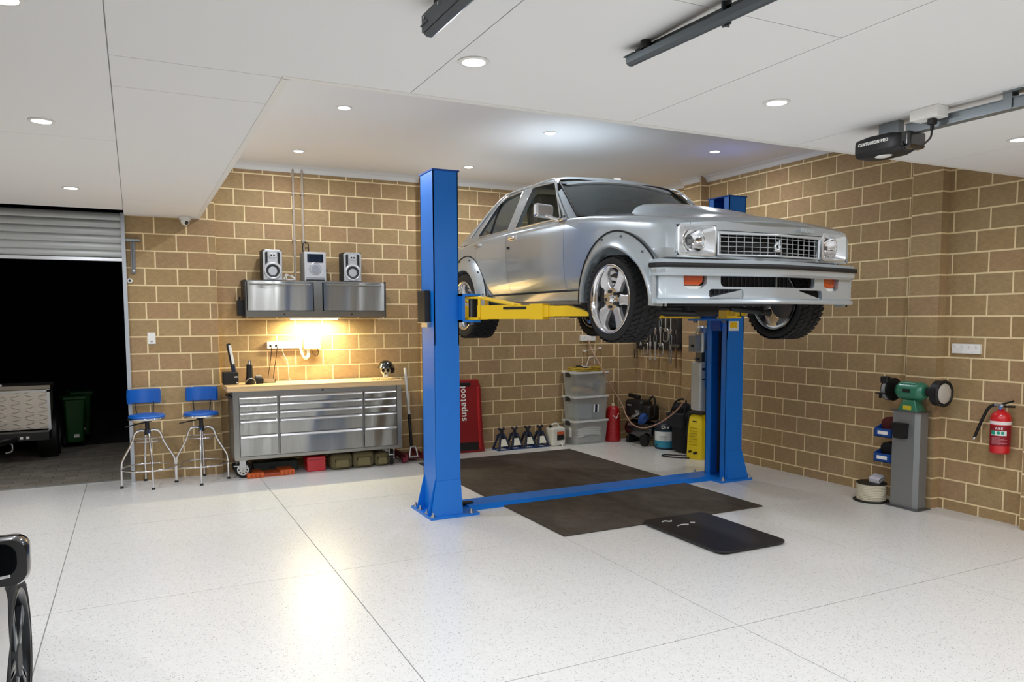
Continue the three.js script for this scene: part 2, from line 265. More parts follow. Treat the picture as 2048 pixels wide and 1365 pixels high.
// ---------- two-post car lift ----------
const lift = thing('car_lift', 'blue two-post car lift with yellow arms holding up the silver car', 'car lift');
const POST_H = 2.81, ZP0 = 2.52, ZP1 = 2.82;
function post(side) {                                        // side -1: near post (closed outside faces away from the car), +1: far post
  const xo = side < 0 ? -3.95 : -0.665, xi = side < 0 ? -3.735 : -0.88, s = Math.sign(xi - xo);
  const X = (a, b, ...r) => bb(Math.min(a, b), Math.max(a, b), ...r);
  const p = part('post', J(X(xo, xo + s * 0.008, 0.02, POST_H, ZP0, ZP1), X(xo, xi, 0.02, POST_H, ZP0, ZP0 + 0.008), X(xo, xi, 0.02, POST_H, ZP1 - 0.008, ZP1),
    X(xi - s * 0.008, xi, 0.02, POST_H, ZP0, ZP0 + 0.075), X(xi - s * 0.008, xi, 0.02, POST_H, ZP1 - 0.075, ZP1)), M.blue, lift);
  part('top_plate', X(xo - s * 0.006, xi + s * 0.012, POST_H, POST_H + 0.012, ZP0 - 0.006, ZP1 + 0.006), M.blueDark, p);
  part('base_plate', X(side < 0 ? -4.03 : -0.594, side < 0 ? -3.6 : -1.0, 0, 0.02, 2.415, 2.905), M.blue, lift);
  const gus = ext([[0, 0], [0.075, 0], [0, 0.3]], 0.01); for (const z of [ZP0 + 0.02, ZP1 - 0.02]) { const g = part('gusset', gus, M.blue, lift); g.position.set(xo, 0.02, z); g.rotation.y = s > 0 ? PI : 0; }
  const skirt = loft([[[xo, 0.3, ZP1], [xi, 0.3, ZP1], [xi, 0.3, ZP1 + 0.004], [xo, 0.3, ZP1 + 0.004]], [[xo - s * 0.05, 0.02, ZP1], [xi, 0.02, ZP1], [xi, 0.02, ZP1 + 0.05], [xo - s * 0.05, 0.02, ZP1 + 0.05]]].map(r => s < 0 ? r.map(q => q) : r), { crease: 0.2 });
  part('foot_skirt', skirt, M.blue, lift);
  const bolt = J(at(cyl(0.017, 0.017, 0.014, 6), 0, 0.007, 0), at(cyl(0.009, 0.009, 0.03, 8), 0, 0.02, 0), at(cyl(0.024, 0.024, 0.004, 12), 0, 0.002, 0));
  for (const [x, z] of [[xo - s * 0.055, 2.46], [xo - s * 0.055, 2.58], [xo - s * 0.055, 2.74], [xo - s * 0.052, 2.875], [xi + s * 0.07, 2.875], [xi + s * 0.07, 2.45]]) { const b = part('anchor_bolt', bolt, M.alu, lift); b.position.set(x, 0.02, z); }
  part('carriage', X(xi - s * 0.15, xi + s * 0.02, 1.5, 2.0, ZP0 + 0.082, ZP1 - 0.082), M.blueDark, lift);
  part('slide_strip', X(xi - s * 0.16, xi - s * 0.15, 0.15, 0.38, 2.66, 2.69), M.white, lift, 'white slide block strip');
  part('slide_strip', X(xi - s * 0.14, xi - s * 0.12, 1.32, 1.62, 2.69, 2.715), M.white, lift, 'white slide block strip');
  part('lift_chain', J(X(xi - s * 0.1, xi - s * 0.09, 0.05, 2.7, 2.6, 2.63)), M.darkgrey, lift);
  // pivot brackets and arms
  const px = xi + s * 0.09, pin = [px, 2.67];
  part('pivot_bracket', J(X(xi - s * 0.01, px + s * 0.055, 1.812, 1.83, 2.4, 2.93), X(xi - s * 0.01, px + s * 0.055, 1.6, 1.618, 2.4, 2.93), X(xi - s * 0.01, xi + s * 0.012, 1.6, 1.83, 2.42, 2.92)), M.blue, lift);
  for (const dz of [1, -1]) {
    const piv = [px, 2.67 + dz * 0.22 * (dz > 0 ? 0.9 : 1)];
    const a = sub('arm', lift, [piv[0], 0, piv[1]]);
    const tip = dz > 0 ? [side < 0 ? -3.06 : -1.56, 3.72] : [side < 0 ? -2.98 : -1.64, 1.95];
    const dx = tip[0] - piv[0], dzz = tip[1] - piv[1], L = Math.hypot(dx, dzz); a.rotation.y = Math.atan2(dx, dzz);
    part('arm_box', J(bb(-0.055, 0.055, 1.625, 1.735, 0.09, L * 0.62), bb(-0.062, 0.062, 1.622, 1.742, L * 0.55, L * 0.66)), M.yellow, a);
    part('arm_slot', bb(-0.0565, 0.0565, 1.70, 1.722, L * 0.32, L * 0.52), M.black, a, 'dark slot along the arm');
    part('arm_extension', J(bb(-0.042, 0.042, 1.645, 1.725, L * 0.6, L * 0.86), bb(-0.05, 0.05, 1.642, 1.73, L * 0.66, L * 0.7), ext([[0, 1.645], [L * 0.16, 1.645], [L * 0.16, 1.675], [0, 1.725]], 0.084).rotateY(-PI / 2).translate(0, 0, L * 0.86)), M.yellow, a);
    part('pivot_pin', at(cyl(0.022, 0.022, 0.27, 16), 0, 1.715, 0), M.steelDark, a);
    part('gear_guard', J(bb(-0.06, 0.06, 1.79, 1.806, -0.05, 0.12), bb(-0.06, 0.06, 1.62, 1.64, -0.05, 0.12), bb(-0.06, -0.045, 1.62, 1.8, 0.1, 0.12), bb(0.045, 0.06, 1.62, 1.8, 0.1, 0.12), rod([0.052, 1.8, 0.1], [0.052, 1.735, L * 0.42], 0.011), rod([-0.052, 1.8, 0.1], [-0.052, 1.735, L * 0.42], 0.011)), M.yellow, a);
    part('gear_stack', J([0, 1, 2, 3].map(k => rod([-0.04 + k * 0.027, 1.64, 0.04], [-0.04 + k * 0.027, 1.79, 0.04], 0.008))), M.darkgrey, a);
    const pad = part('lift_pad', J(at(cyl(0.055, 0.055, 0.02, 24), 0, 1.735, 0), at(cyl(0.022, 0.022, 0.1, 12), 0, 1.69, 0)), M.rubber, a); pad.position.z = L;
  }
}
post(-1); post(1);
part('floor_plate', (() => { const r = [[2.455, 0], [2.49, 0.038], [2.72, 0.038], [2.758, 0]]; return loft([-3.62, -0.99].map(x => r.map(([z, y]) => [x, y, z])), { crease: 0.2 }); })(), M.blue, lift, 'blue cable cover plate between the posts');
part('cable_guide', J(bb(-3.72, -3.6, 0.02, 0.035, 2.56, 2.64), bb(-3.7, -3.55, 0.04, 0.05, 2.6, 2.66)), M.black, lift);
// control box on the near post
part('lock_cover', J(bb(-4.0, -3.952, 1.6, 1.86, 2.56, 2.74, 0.006)), M.black, lift, 'black lock cover on the near post');
part('lock_cover_bracket', J(bb(-3.975, -3.952, 1.56, 1.6, 2.58, 2.72), bb(-4.0, -3.952, 1.595, 1.6, 2.56, 2.76)), M.alu, lift);
part('warning_label', bb(-0.86, -0.735, 1.5, 1.595, ZP1, ZP1 + 0.002), M.white, lift, 'white warning label'); part('warning_patch', bb(-0.845, -0.755, 1.53, 1.585, ZP1 + 0.002, ZP1 + 0.003), M.yellow, lift, 'yellow patch on warning label');
// power unit behind the far post
const pu = sub('power_unit', lift, [-0.8, 0, 2.36]);
part('motor', J(at(cyl(0.075, 0.075, 0.2, 28), 0, 1.37, 0), ...Array.from({ length: 16 }, (_, i) => at(box(0.012, 0.18, 0.012), 0.078 * Math.cos(i * PI / 8), 1.37, 0.078 * Math.sin(i * PI / 8), 0, -i * PI / 8)), at(cyl(0.06, 0.078, 0.05, 28), 0, 1.5, 0), at(cyl(0.045, 0.06, 0.02, 28), 0, 1.535, 0)), M.alu, pu, 'finned grey electric motor');
part('switch_box', bb(-0.14, -0.07, 1.28, 1.45, -0.05, 0.06, 0.006), M.grey, pu); part('switch', at(cyl(0.014, 0.014, 0.02, 12), -0.145, 1.34, 0.02, 0, 0, PI / 2), M.black, pu);
part('pump_block', J(bb(-0.05, 0.05, 1.17, 1.27, -0.05, 0.05, 0.006), rod([-0.09, 1.2, 0], [0.02, 1.2, 0], 0.014)), M.steelDark, pu);
part('reservoir', J(bb(-0.085, 0.085, 0.66, 1.17, -0.075, 0.075, 0.02)), std(0xc9cac4, 0.45), pu, 'pale oil reservoir'); part('reservoir_label', bb(-0.06, 0.03, 1.085, 1.11, 0.075, 0.077), M.darkgrey, pu); part('reservoir_label', bb(-0.06, 0.03, 0.985, 1.0, 0.075, 0.077), M.darkgrey, pu); part('mount', bb(-0.02, 0.02, 0.9, 1.3, 0.07, 0.16), M.blue, pu);
// ---------- silver sedan on the lift ----------
const car = thing('classic_sedan', 'silver four-door classic sedan with riveted wheel arch flares, raised on the blue lift', 'car', [-2.31, 1.46, 2.9]);
const paint = phy(0xb8c2c8, 0.28, 0.48, { clearcoat: 1, clearcoatRoughness: 0.06 });
const carM = { paint, trim: std(0xd4d9dc, 0.38, 0.6), dark: std(0x0b0b0c, 0.6), glass: phy(0x9aa7a8, 0.02, 0, { transmission: 0.86, thickness: 0, ior: 1.5 }), cabin: std(0x17181a, 0.8), seat: std(0xaaa694, 0.75), amber: phy(0xb94300, 0.15, 0, { clearcoat: 1 }), under: std(0x141415, 0.7) };
const WB = 1.29;
const tW = [[-2.32, 0.72], [-2.2, 0.79], [-1.9, 0.825], [-1.5, 0.84], [-1, 0.848], [0, 0.85], [0.6, 0.846], [1, 0.84], [1.4, 0.83], [1.7, 0.815], [1.8, 0.8], [1.86, 0.775]];
const tS = [[-2.32, 0.83], [-2.2, 0.855], [-1.9, 0.875], [-1.5, 0.9], [-1, 0.925], [0, 0.932], [0.65, 0.935], [0.95, 0.915], [1.35, 0.868], [1.7, 0.82], [1.8, 0.795], [1.86, 0.765]];
const tC = [[-2.32, 0.015], [-1.6, 0.03], [0, 0.03], [0.6, 0.05], [1, 0.055], [1.5, 0.045], [1.86, 0.025]];
const tB = [[-2.32, 0.42], [-2.1, 0.34], [-1.7, 0.31], [-1, 0.29], [1.1, 0.275], [1.6, 0.3], [1.86, 0.4]];
const sm = (a, b, x) => { const t = Math.max(0, Math.min(1, (x - a) / (b - a))); return t * t * (3 - 2 * t); };
function bodyRing(z, grow = 0) {
  const W = interp(tW, z) + grow, ys = interp(tS, z) + grow, yc = ys + interp(tC, z), yb = interp(tB, z) - grow, h = ys - yb;
  const half = [[0, yb], [W * 0.5, yb], [W * 0.86, yb], [W * 0.925, yb + 0.03], [W * 0.955, yb + 0.1], [W * 0.98, yb + 0.17], [W * 0.995, yb + h * 0.42], [W, yb + h * 0.56], [W * 0.998, ys - 0.2], [W * 0.992, ys - 0.1], [W * 0.984, ys - 0.052], [W * 0.976, ys - 0.03], [W * 0.96, ys - 0.014], [W * 0.935, ys - 0.004], [W * 0.89, ys]];
  for (const f of [0.72, 0.54, 0.36, 0.18, 0.07, 0]) half.push([W * f, ys + (yc - ys) * (1 - (f / 0.89) ** 2)]);
  const full = [...half, ...half.slice(1, -1).reverse().map(([x, y]) => [-x, y])];
  const k = sm(1.35, 1.86, z) * 0.11;
  return full.map(([x, y]) => [x, y, z + k * (1 - Math.abs(x) / 0.8)]);
}
const zst = []; for (let z = -2.32; z < 1.86; z += 0.06) zst.push(z); zst.push(1.8, 1.84, 1.86); zst.sort((a, b) => a - b);
let body = brush(loft(zst.map(z => bodyRing(z)), { crease: 0.5 }));
const cutZ = (pts, y0, y1) => at(ext(pts, y1 - y0), 0, (y0 + y1) / 2, 0, PI / 2);      // xz polygon (x, z) made into a vertical prism
const wellGeo = r => { const c = new THREE.CylinderGeometry(r, r, 0.5, 40); c.rotateZ(PI / 2); return c; };
body = csg(body, brush(bb(-1, 1, 0, 0.548, 1.7, 2.3)), SUBTRACTION); body = csg(body, brush(bb(-0.62, 0.62, 0, 0.5479, 1.5, 1.72)), SUBTRACTION);
for (const s of [-1, 1]) { body = csg(body, brush(at(wellGeo(0.37), s * 0.81, 0.31, WB)), SUBTRACTION); body = csg(body, brush(at(wellGeo(0.36), s * 0.81, 0.29, WB + 0.075)), SUBTRACTION); body = csg(body, brush(at(wellGeo(0.36), s * 0.81, 0.32, -WB)), SUBTRACTION); }
body = csg(body, brush(bb(-0.7, 0.7, 0.4, 1.3, -1.12, 0.5)), SUBTRACTION);
body = csg(body, brush(cutZ([[-0.45, 1.66], [0.45, 1.66], [0.45, 2.1], [-0.45, 2.1]], 0.565, 0.715)), SUBTRACTION);
for (const s of [-1, 1]) body = csg(body, brush(bb(s > 0 ? 0.475 : -0.755, s > 0 ? 0.755 : -0.475, 0.56, 0.752, 1.78, 2.1)), SUBTRACTION);
const prismX = (pts, x0, x1) => at(ext(pts, x1 - x0), (x0 + x1) / 2, 0, 0, 0, -PI / 2).scale(1, 1, 1);   // (z, y) polygon -> extruded along x
const doorF = g => [[-0.39 - g, 0.885], [-0.33 - g * 0, 0.385 - g], [0.615 + g, 0.385 - g], [0.61 + g, 0.96], [-0.39 - g, 0.96]];
const doorR = g => [[-0.98 - g, 0.62], [-0.74 - g, 0.385 - g], [-0.345 + g, 0.385 - g], [-0.405 + g, 0.885], [-0.405 + g, 0.96], [-1.08 - g, 0.96], [-1.08 - g, 0.8]];
const doors = [];
for (const s of [-1, 1]) for (const d of [doorF, doorR]) {
  const x0 = s > 0 ? 0.62 : -1, x1 = s > 0 ? 1 : -0.62;
  const pr = brush(prismX(d(-0.002), x0, x1)), hole = brush(prismX(d(0.002), x0, x1));
  doors.push([s, d === doorF, csg(body, pr, INTERSECTION)]); body = csg(body, hole, SUBTRACTION);
}
const hoodB = brush(bb(-0.665, 0.665, 0.722, 1.3, 0.66, 2.2)), hoodI = brush(bb(-0.661, 0.661, 0.726, 1.3, 0.664, 2.2));
const hood = csg(body, hoodI, INTERSECTION); body = csg(body, hoodB, SUBTRACTION);
part('body_shell', clean(body), paint, car); part('bonnet', clean(hood), paint, car);
for (const [s, front, b] of doors) {
  const d = part('door', clean(b), paint, car), z = front ? -0.26 : -1.0;
  part('door_handle', J(at(box(0.012, 0.035, 0.15, 0, 0, 0, 0.005), s * 0.838, 0.862, z), at(box(0.03, 0.022, 0.11, 0, 0, 0, 0.008), s * 0.85, 0.866, z)), M.chrome, d, 'chrome door handle');
  if (front) part('door_lock', at(cyl(0.012, 0.012, 0.01, 12), s * 0.851, 0.785, -0.34, 0, 0, PI / 2), M.black, d);
}
for (const s of [-1, 1]) part('sill_trim', bb(s * 0.825 - 0.008, s * 0.825 + 0.008, 0.372, 0.38, -0.82, 0.86), carM.dark, car);
// greenhouse: outer shell minus inner shell minus window openings
function ghRing(y, off = 0) {
  const t = Math.min(1, (y - 0.92) / 0.42), e = y > 1.325 ? (y - 1.325) / 0.06 : 0;
  const hw = (0.79 - 0.185 * t - 0.03 * Math.sin(t * PI) * -0.35 - off) * (1 - 0.5 * e * e * 0.55) - (e ? 0.02 * e : 0), zf = 0.6 - 0.56 * t - off * 1.2 - e * 0.07, zr = -1.62 + 0.68 * Math.pow(Math.max(0, t), 0.9) + off * 1.2 + e * 0.1;
  const pts = [], n = 14, bf = 0.1 * (1 - e * 0.3), br = 0.06;
  for (let i = 0; i <= n; i++) { const u = -1 + 2 * i / n; pts.push([u * hw * 0.985, y, zf + bf * (1 - u * u)]); }
  for (let i = 1; i < n; i++) { const k = i / n; pts.push([hw + 0.012 * Math.sin(k * PI), y, zf + (zr - zf) * k]); }
  for (let i = 0; i <= n; i++) { const u = 1 - 2 * i / n; pts.push([u * hw * 0.985, y, zr - br * (1 - u * u)]); }
  for (let i = 1; i < n; i++) { const k = 1 - i / n; pts.push([-hw - 0.012 * Math.sin(k * PI), y, zf + (zr - zf) * k]); }
  return pts;
}
const ys1 = [0.9, 0.96, 1.03, 1.1, 1.17, 1.24, 1.3, 1.325, 1.34, 1.352, 1.362, 1.371, 1.378, 1.382];
let gh = brush(loft(ys1.map(y => ghRing(y)), { crease: 0.6 }));
gh = csg(gh, brush(loft([0.85, 0.96, 1.1, 1.2, 1.27, 1.315].map(y => ghRing(y, 0.045)), { crease: 0.6 })), SUBTRACTION);
const winF = [[0.475, 0.952], [0.135, 1.29], [-0.275, 1.312], [-0.315, 0.952]], winR = [[-0.455, 0.952], [-0.45, 1.31], [-0.79, 1.292], [-0.9, 1.24], [-1.13, 0.965], [-1.1, 0.952]];
for (const w of [winF, winR]) gh = csg(gh, brush(prismX(w, -1.2, 1.2)), SUBTRACTION);
const wsPoly = [[-0.69, 0.955], [0.69, 0.955], [0.575, 1.318], [0.4, 1.333], [-0.4, 1.333], [-0.575, 1.318]];
gh = csg(gh, brush(at(ext(wsPoly, 1.2), 0, 0, 0.75)), SUBTRACTION); gh = csg(gh, brush(at(ext(wsPoly.map(([x, y]) => [x * 0.95, 0.99 + (y - 0.955) * 0.8]), 1.0), 0, 0, -1.6)), SUBTRACTION);
part('roof_and_pillars', clean(gh), paint, car);
// glass, following the shell just inside its skin
function ghPatch(poly, side, inset = 0.012) {               // side: 'l','r' side windows, 'f' windscreen, 'b' rear window
  const rows = 8, cols = 16, grid = [], yMin = Math.min(...poly.map(p => p[1])), yMax = Math.max(...poly.map(p => p[1]));
  for (let j = 0; j <= rows; j++) {
    const y = yMin + (yMax - yMin) * j / rows, row = [], cr = [];
    for (let i = 0; i < poly.length; i++) { const [a, ya] = poly[i], [b, yb] = poly[(i + 1) % poly.length]; const yy = Math.min(yMax - 1e-4, Math.max(yMin + 1e-4, y)); if ((ya - yy) * (yb - yy) <= 0 && ya !== yb) cr.push(a + (b - a) * (yy - ya) / (yb - ya)); }
    const a = Math.min(...cr) - 0.01, b = Math.max(...cr) + 0.01, r = ghRing(y, inset);
    for (let i = 0; i <= cols; i++) {
      const q = a + (b - a) * i / cols;
      if (side === 'f' || side === 'b') { const hw = r[14][0], seg = side === 'f' ? r.slice(0, 15) : r.slice(28, 43).reverse(), u = (q + hw) / (2 * hw) * 14, k = Math.max(0, Math.min(13, Math.floor(u))), f = u - k; row.push([q, y, seg[k][2] + (seg[k + 1][2] - seg[k][2]) * f]); }
      else { const zf = r[14][2], zr = r[28][2], k = (q - zf) / (zr - zf), s = side === 'l' ? -1 : 1; row.push([s * (r[14][0] / 0.985 + 0.012 * Math.sin(Math.max(0, Math.min(1, k)) * PI)), y, q]); }
    }
    grid.push(row);
  }
  return loft(grid, { closed: false, caps: false, crease: 0 });
}
const scrn = part('windscreen', ghPatch(wsPoly, 'f'), carM.glass, car);
part('rear_window', ghPatch(wsPoly.map(([x, y]) => [x * 0.95, 0.99 + (y - 0.955) * 0.8]), 'b'), carM.glass, car);
for (const s of ['l', 'r']) {
  part('rear_door_window', ghPatch(winR, s), carM.glass, car); if (s === 'r') part('front_door_window', ghPatch(winF, s), carM.glass, car);
  const k = s === 'l' ? -1 : 1, X = (y, o = 0.004) => { const r = ghRing(y); return k * (r[14][0] / 0.985 + 0.008 + o); };
  part('window_divider', rod([X(0.955, -0.006), 0.955, -0.85], [X(1.26, -0.006), 1.26, -0.885], 0.011, 8), carM.dark, car);
  const fr = w => tube(w.map(([z, y]) => [X(y), y, z]).concat([[X(w[0][1]), w[0][1], w[0][0]]]), 0.0075, 60, false, 0.02, 6);
  part('window_trim', J(fr(winF), fr(winR)), M.chrome, car, 'bright window surround');
  part('drip_rail', tube([[X(0.96, 0.006), 0.96, 0.535], [X(1.15, 0.006), 1.15, 0.3], [X(1.325, 0.008), 1.325, 0.1], [X(1.335, 0.008), 1.335, -0.3], [X(1.325, 0.008), 1.325, -0.8], [X(1.2, 0.006), 1.2, -1.05], [X(0.97, 0.006), 0.97, -1.3]], 0.008, 60, false, 0.3), carM.trim, car);
}
part('screen_seal', tube(wsPoly.concat([wsPoly[0]]).map(([x, y]) => { const r = ghRing(y), hw = r[14][0], u = (x / hw); return [x, y, r[7][2] - 0.1 * u * u + 0.002]; }), 0.011, 90, false, 0.05, 6), carM.dark, car, 'black windscreen seal');
part('wiper', J(rod([-0.52, 0.955, 0.62], [-0.06, 0.99, 0.7], 0.006, 6), rod([-0.5, 0.945, 0.66], [-0.3, 0.972, 0.672], 0.006, 6), rod([0.1, 0.955, 0.71], [0.52, 0.98, 0.61], 0.006, 6), rod([0.12, 0.945, 0.72], [0.3, 0.96, 0.68], 0.006, 6)), carM.dark, car, 'pair of black wipers');
part('cowl_vent', bb(-0.6, 0.6, 0.94, 0.953, 0.5, 0.62), carM.dark, car);
// bonnet scoop
{
  const rings = []; for (let i = 0; i <= 10; i++) { const t = i / 10, z = 0.78 + t * 0.92, h = 0.085 * Math.pow(1 - t, 0.75) + 0.004, w = 0.36 - 0.1 * t, y0 = interp(tS, z) + interp(tC, z) - 0.035; const r = [];
    for (let k = 0; k <= 12; k++) { const u = -1 + 2 * k / 12; r.push([u * w, y0 + 0.02 * (1 - u * u) + (h + 0.012) * Math.pow(1 - Math.pow(Math.abs(u), 5), 0.7), z + 0.02 * (1 - u * u)]); } r.push([w, y0 - 0.01, z], [-w, y0 - 0.01, z]); rings.push(r); }
  part('bonnet_scoop', loft(rings.reverse(), { crease: 0.6 }), paint, car);
}
// wheel arch flares
for (const s of [-1, 1]) for (const f of [1, -1]) {
  const zc = f * WB, ro = f > 0 ? 0.45 : 0.47, ri = f > 0 ? 0.34 : 0.335, rings = [], edge = [];
  const prof = [[ro, 0.815], [ro, 0.842], [ro - 0.035, 0.862], [ri + 0.04, 0.885], [ri + 0.012, 0.893], [ri, 0.89], [ri, 0.87], [ri + 0.02, 0.85], [ri + 0.03, 0.8]];
  const P = (r, x, a) => { const c = Math.cos(a), fr = f > 0 && c > 0, k = fr ? c * c : 0, st = 1 + k * (0.18 + 0.1 * (ro - r) / (ro - ri)), taper = f > 0 ? 0.022 * k : 0; return [s * (x - taper), 0.31 + r * Math.sin(a) - (fr && c > 0.85 ? (c - 0.85) * 0.25 : 0), zc + r * c * st]; };
  for (let i = 0; i <= 44; i++) { const a = -0.07 + (PI + 0.14) * i / 44; rings.push(prof.map(([r, x]) => P(r, x, a))); edge.push(P(ro + 0.004, 0.843, a)); }
  const fl = part('wheel_flare', loft(s > 0 ? rings : rings.map(r => [...r].reverse()), { crease: 0.5 }), paint, car, 'bolt-on silver wheel arch flare');
  part('flare_piping', tube(edge, 0.006, 60, false, 0.5, 6), carM.dark, fl);
  for (let i = 0; i < 6; i++) { const a = 0.2 + i * 0.55, q = P(ro - 0.028, 0.862, a); part('rivet', at(cyl(0.008, 0.008, 0.008, 10), ...q, 0, 0, PI / 2), M.steelDark, fl); }
}
// wheels
function wheel(parent, name, R, w, rim, dir, spoke, rimMat = M.chrome) {
  const g = sub(name, parent), sh = R - rim;
  const tp = [[rim + 0.004, -w / 2 + 0.012], [rim + sh * 0.3, -w / 2 - 0.004], [rim + sh * 0.7, -w / 2], [R - 0.012, -w / 2 + 0.018], [R - 0.004, -w / 2 + 0.04], [R - 0.004, w / 2 - 0.04], [R - 0.012, w / 2 - 0.018], [rim + sh * 0.7, w / 2], [rim + sh * 0.3, w / 2 + 0.004], [rim + 0.004, w / 2 - 0.012]];
  const tread = []; for (let i = 0; i < 44; i++) { const a = i / 44 * 2 * PI; for (const [x, l, tw, o] of [[-w * 0.36, 0.05, 0.5, 0], [-w * 0.13, 0.042, -0.5, 0.5], [w * 0.13, 0.042, 0.5, 0], [w * 0.36, 0.05, -0.5, 0.5]]) { const b = new THREE.BoxGeometry(l, 0.007, 0.03); b.rotateY(tw); b.translate(0, R - 0.002, 0); b.rotateX(a + o * 2 * PI / 44); b.translate(x, 0, 0); tread.push(b); } }
  part('tyre', J(lathe(tp, 56).rotateZ(PI / 2), ...tread), M.rubber, g, 'wide black tyre');
  const lip = dir * w / 2, rimP = [[rim + 0.008, lip * 0.97], [rim + 0.006, lip * 1.02], [rim - 0.008, lip * 1.0], [rim - 0.02, lip * 0.86], [rim - 0.03, lip * 0.3], [rim - 0.035, -lip * 0.9], [rim - 0.005, -lip * 0.95]];
  part('rim', lathe(dir > 0 ? rimP : rimP, 48).rotateZ(-PI / 2), rimMat, g, 'deep-dish rim');
  spoke(g, rim, lip, dir); return g;
}
const spokeM = std(0xe4e4e4, 0.34, 0.75);
const fiveSpoke = (g, rim, lip, dir) => {
  const L = rim - 0.02, sp = ext([[-0.034, 0.02], [-0.04, 0.05], [-0.032, L * 0.55], [-0.042, L * 0.8], [-0.06, L], [0.06, L], [0.042, L * 0.8], [0.032, L * 0.55], [0.04, 0.05], [0.034, 0.02]], 0.035, 0.007);
  for (let i = 0; i < 5; i++) { const b = sp.clone(); b.rotateX(0).applyMatrix4(new THREE.Matrix4().makeRotationX(-0.16)); b.rotateZ(i * PI * 2 / 5 - 0.38); b.rotateY(dir * PI / 2); b.translate(lip * 0.62, 0, 0); part('spoke', b, spokeM, g, 'polished alloy spoke'); }
  part('brake_disc', at(cyl(0.14, 0.14, 0.02, 36), lip * 0.05, 0, 0, 0, 0, PI / 2), M.steelDark, g);
  part('hub', J(at(cyl(0.075, 0.08, 0.04, 30), lip * 0.66, 0, 0, 0, 0, -dir * PI / 2), at(cyl(0.018, 0.032, 0.03, 20), lip * 0.66 + dir * 0.03, 0, 0, 0, 0, -dir * PI / 2)), M.chrome, g);
  for (let i = 0; i < 5; i++) { const a = i * PI * 2 / 5 + 0.9; part('wheel_nut', at(cyl(0.011, 0.012, 0.03, 8), lip * 0.7 + dir * 0.012, Math.cos(a) * 0.055, Math.sin(a) * 0.055, 0, 0, PI / 2), M.darkgrey, g); }
};
for (const s of [-1, 1]) {
  wheel(car, 'wheel', 0.3, 0.235, 0.232, s, fiveSpoke).position.set(s * 0.757, 0.3, WB);
  wheel(car, 'wheel', 0.322, 0.27, 0.232, s, fiveSpoke).position.set(s * 0.745, 0.3, -WB);
}
// nose: bumper, valance, grille, lamps
const nose = (d, n = 24, wx = 0.88, zc = 1.985, zs = 1.85, zb = 1.79) => { const p = [[-wx, zb], [-wx, zs - 0.07], [-wx + 0.012, zs - 0.03], [-wx + 0.045, zs]]; for (let i = 1; i < n; i++) { const u = -1 + 2 * i / n, x = u * (wx - 0.045); p.push([x, zs + (zc - zs) * Math.pow(1 - Math.abs(u), 0.95)]); } return [...p, [wx - 0.045, zs], [wx - 0.012, zs - 0.03], [wx, zs - 0.07], [wx, zb]]; };
const bumpP = [[-0.03, 0.432], [0.005, 0.434], [0.018, 0.45], [0.02, 0.475], [0.026, 0.487], [0.026, 0.51], [0.02, 0.52], [0.01, 0.535], [-0.015, 0.54], [-0.03, 0.54]];
const bump = part('front_bumper', sweepXZ(nose(0).reverse(), bumpP.map(([a, b]) => [-a, b]).reverse().map(p => p), { crease: 0.5 }), phy(0xbdc7cd, 0.25, 0.45, { clearcoat: 1, clearcoatRoughness: 0.05 }), car);
part('bumper_strip', sweepXZ(nose(0).slice(1, -1).reverse(), [[-0.02, 0.482], [-0.036, 0.484], [-0.04, 0.498], [-0.036, 0.512], [-0.02, 0.514]].reverse(), { crease: 0.5 }), carM.dark, bump, 'black rubber bumper strip');
for (const s of [-1, 1]) part('bumper_slot', at(box(0.006, 0.022, 0.01), s * 0.5, 0.46, 1.885), carM.dark, bump);
const valP = [[0, 0.435], [0, 0.32], [0.004, 0.295], [0.028, 0.284], [0.034, 0.272], [0.03, 0.258], [-0.03, 0.258], [-0.03, 0.435]];
let val = brush(sweepXZ(nose(0, 24, 0.862, 1.94, 1.84, 1.8).reverse(), valP.map(([a, b]) => [-a, b]).reverse(), { crease: 0.5 }));
val = csg(val, brush(at(ext(rrect(0.84, 0.085, 0.03, 0, 0.41), 0.6), 0, 0, 1.9)), SUBTRACTION);
for (const s of [-1, 1]) { val = csg(val, brush(at(ext(rrect(0.26, 0.062, 0.02, s * 0.375, 0.322), 0.6), 0, 0, 1.9)), SUBTRACTION); val = csg(val, brush(at(ext([[s * 0.52, 0.45], [s * 0.695, 0.45], [s * 0.69, 0.37], [s * 0.66, 0.352], [s * 0.57, 0.352], [s * 0.525, 0.385]].map(p => p).sort(() => 0), 0.6), 0, 0, 1.9)), SUBTRACTION); }
const valance = part('air_dam', clean(val), paint, car, 'silver front air dam with duct openings');
const rad = part('radiator', bb(-0.48, 0.48, 0.3, 0.56, 1.56, 1.6), M.darkgrey, car, 'dark radiator core behind the bumper');
for (let i = 0; i < 24; i++) part('radiator_fin', box(0.006, 0.24, 0.008, -0.46 + i * 0.04, 0.43, 1.603), M.steelDark, rad);
part('radiator_stay', box(0.012, 0.13, 0.012, 0.08, 0.42, 1.87), M.zinc, rad);
for (const s of [-1, 1]) part('duct_floor', loft([[[s * 0.5, 0.293, 1.87], [s * 0.5, 0.293, 1.74], [s * 0.25, 0.293, 1.74], [s * 0.25, 0.293, 1.905]], [[s * 0.5, 0.297, 1.87], [s * 0.5, 0.297, 1.74], [s * 0.25, 0.335, 1.74], [s * 0.25, 0.35, 1.905]]].map(r => s > 0 ? r : [...r].reverse()), { crease: 0.1 }), paint, valance);
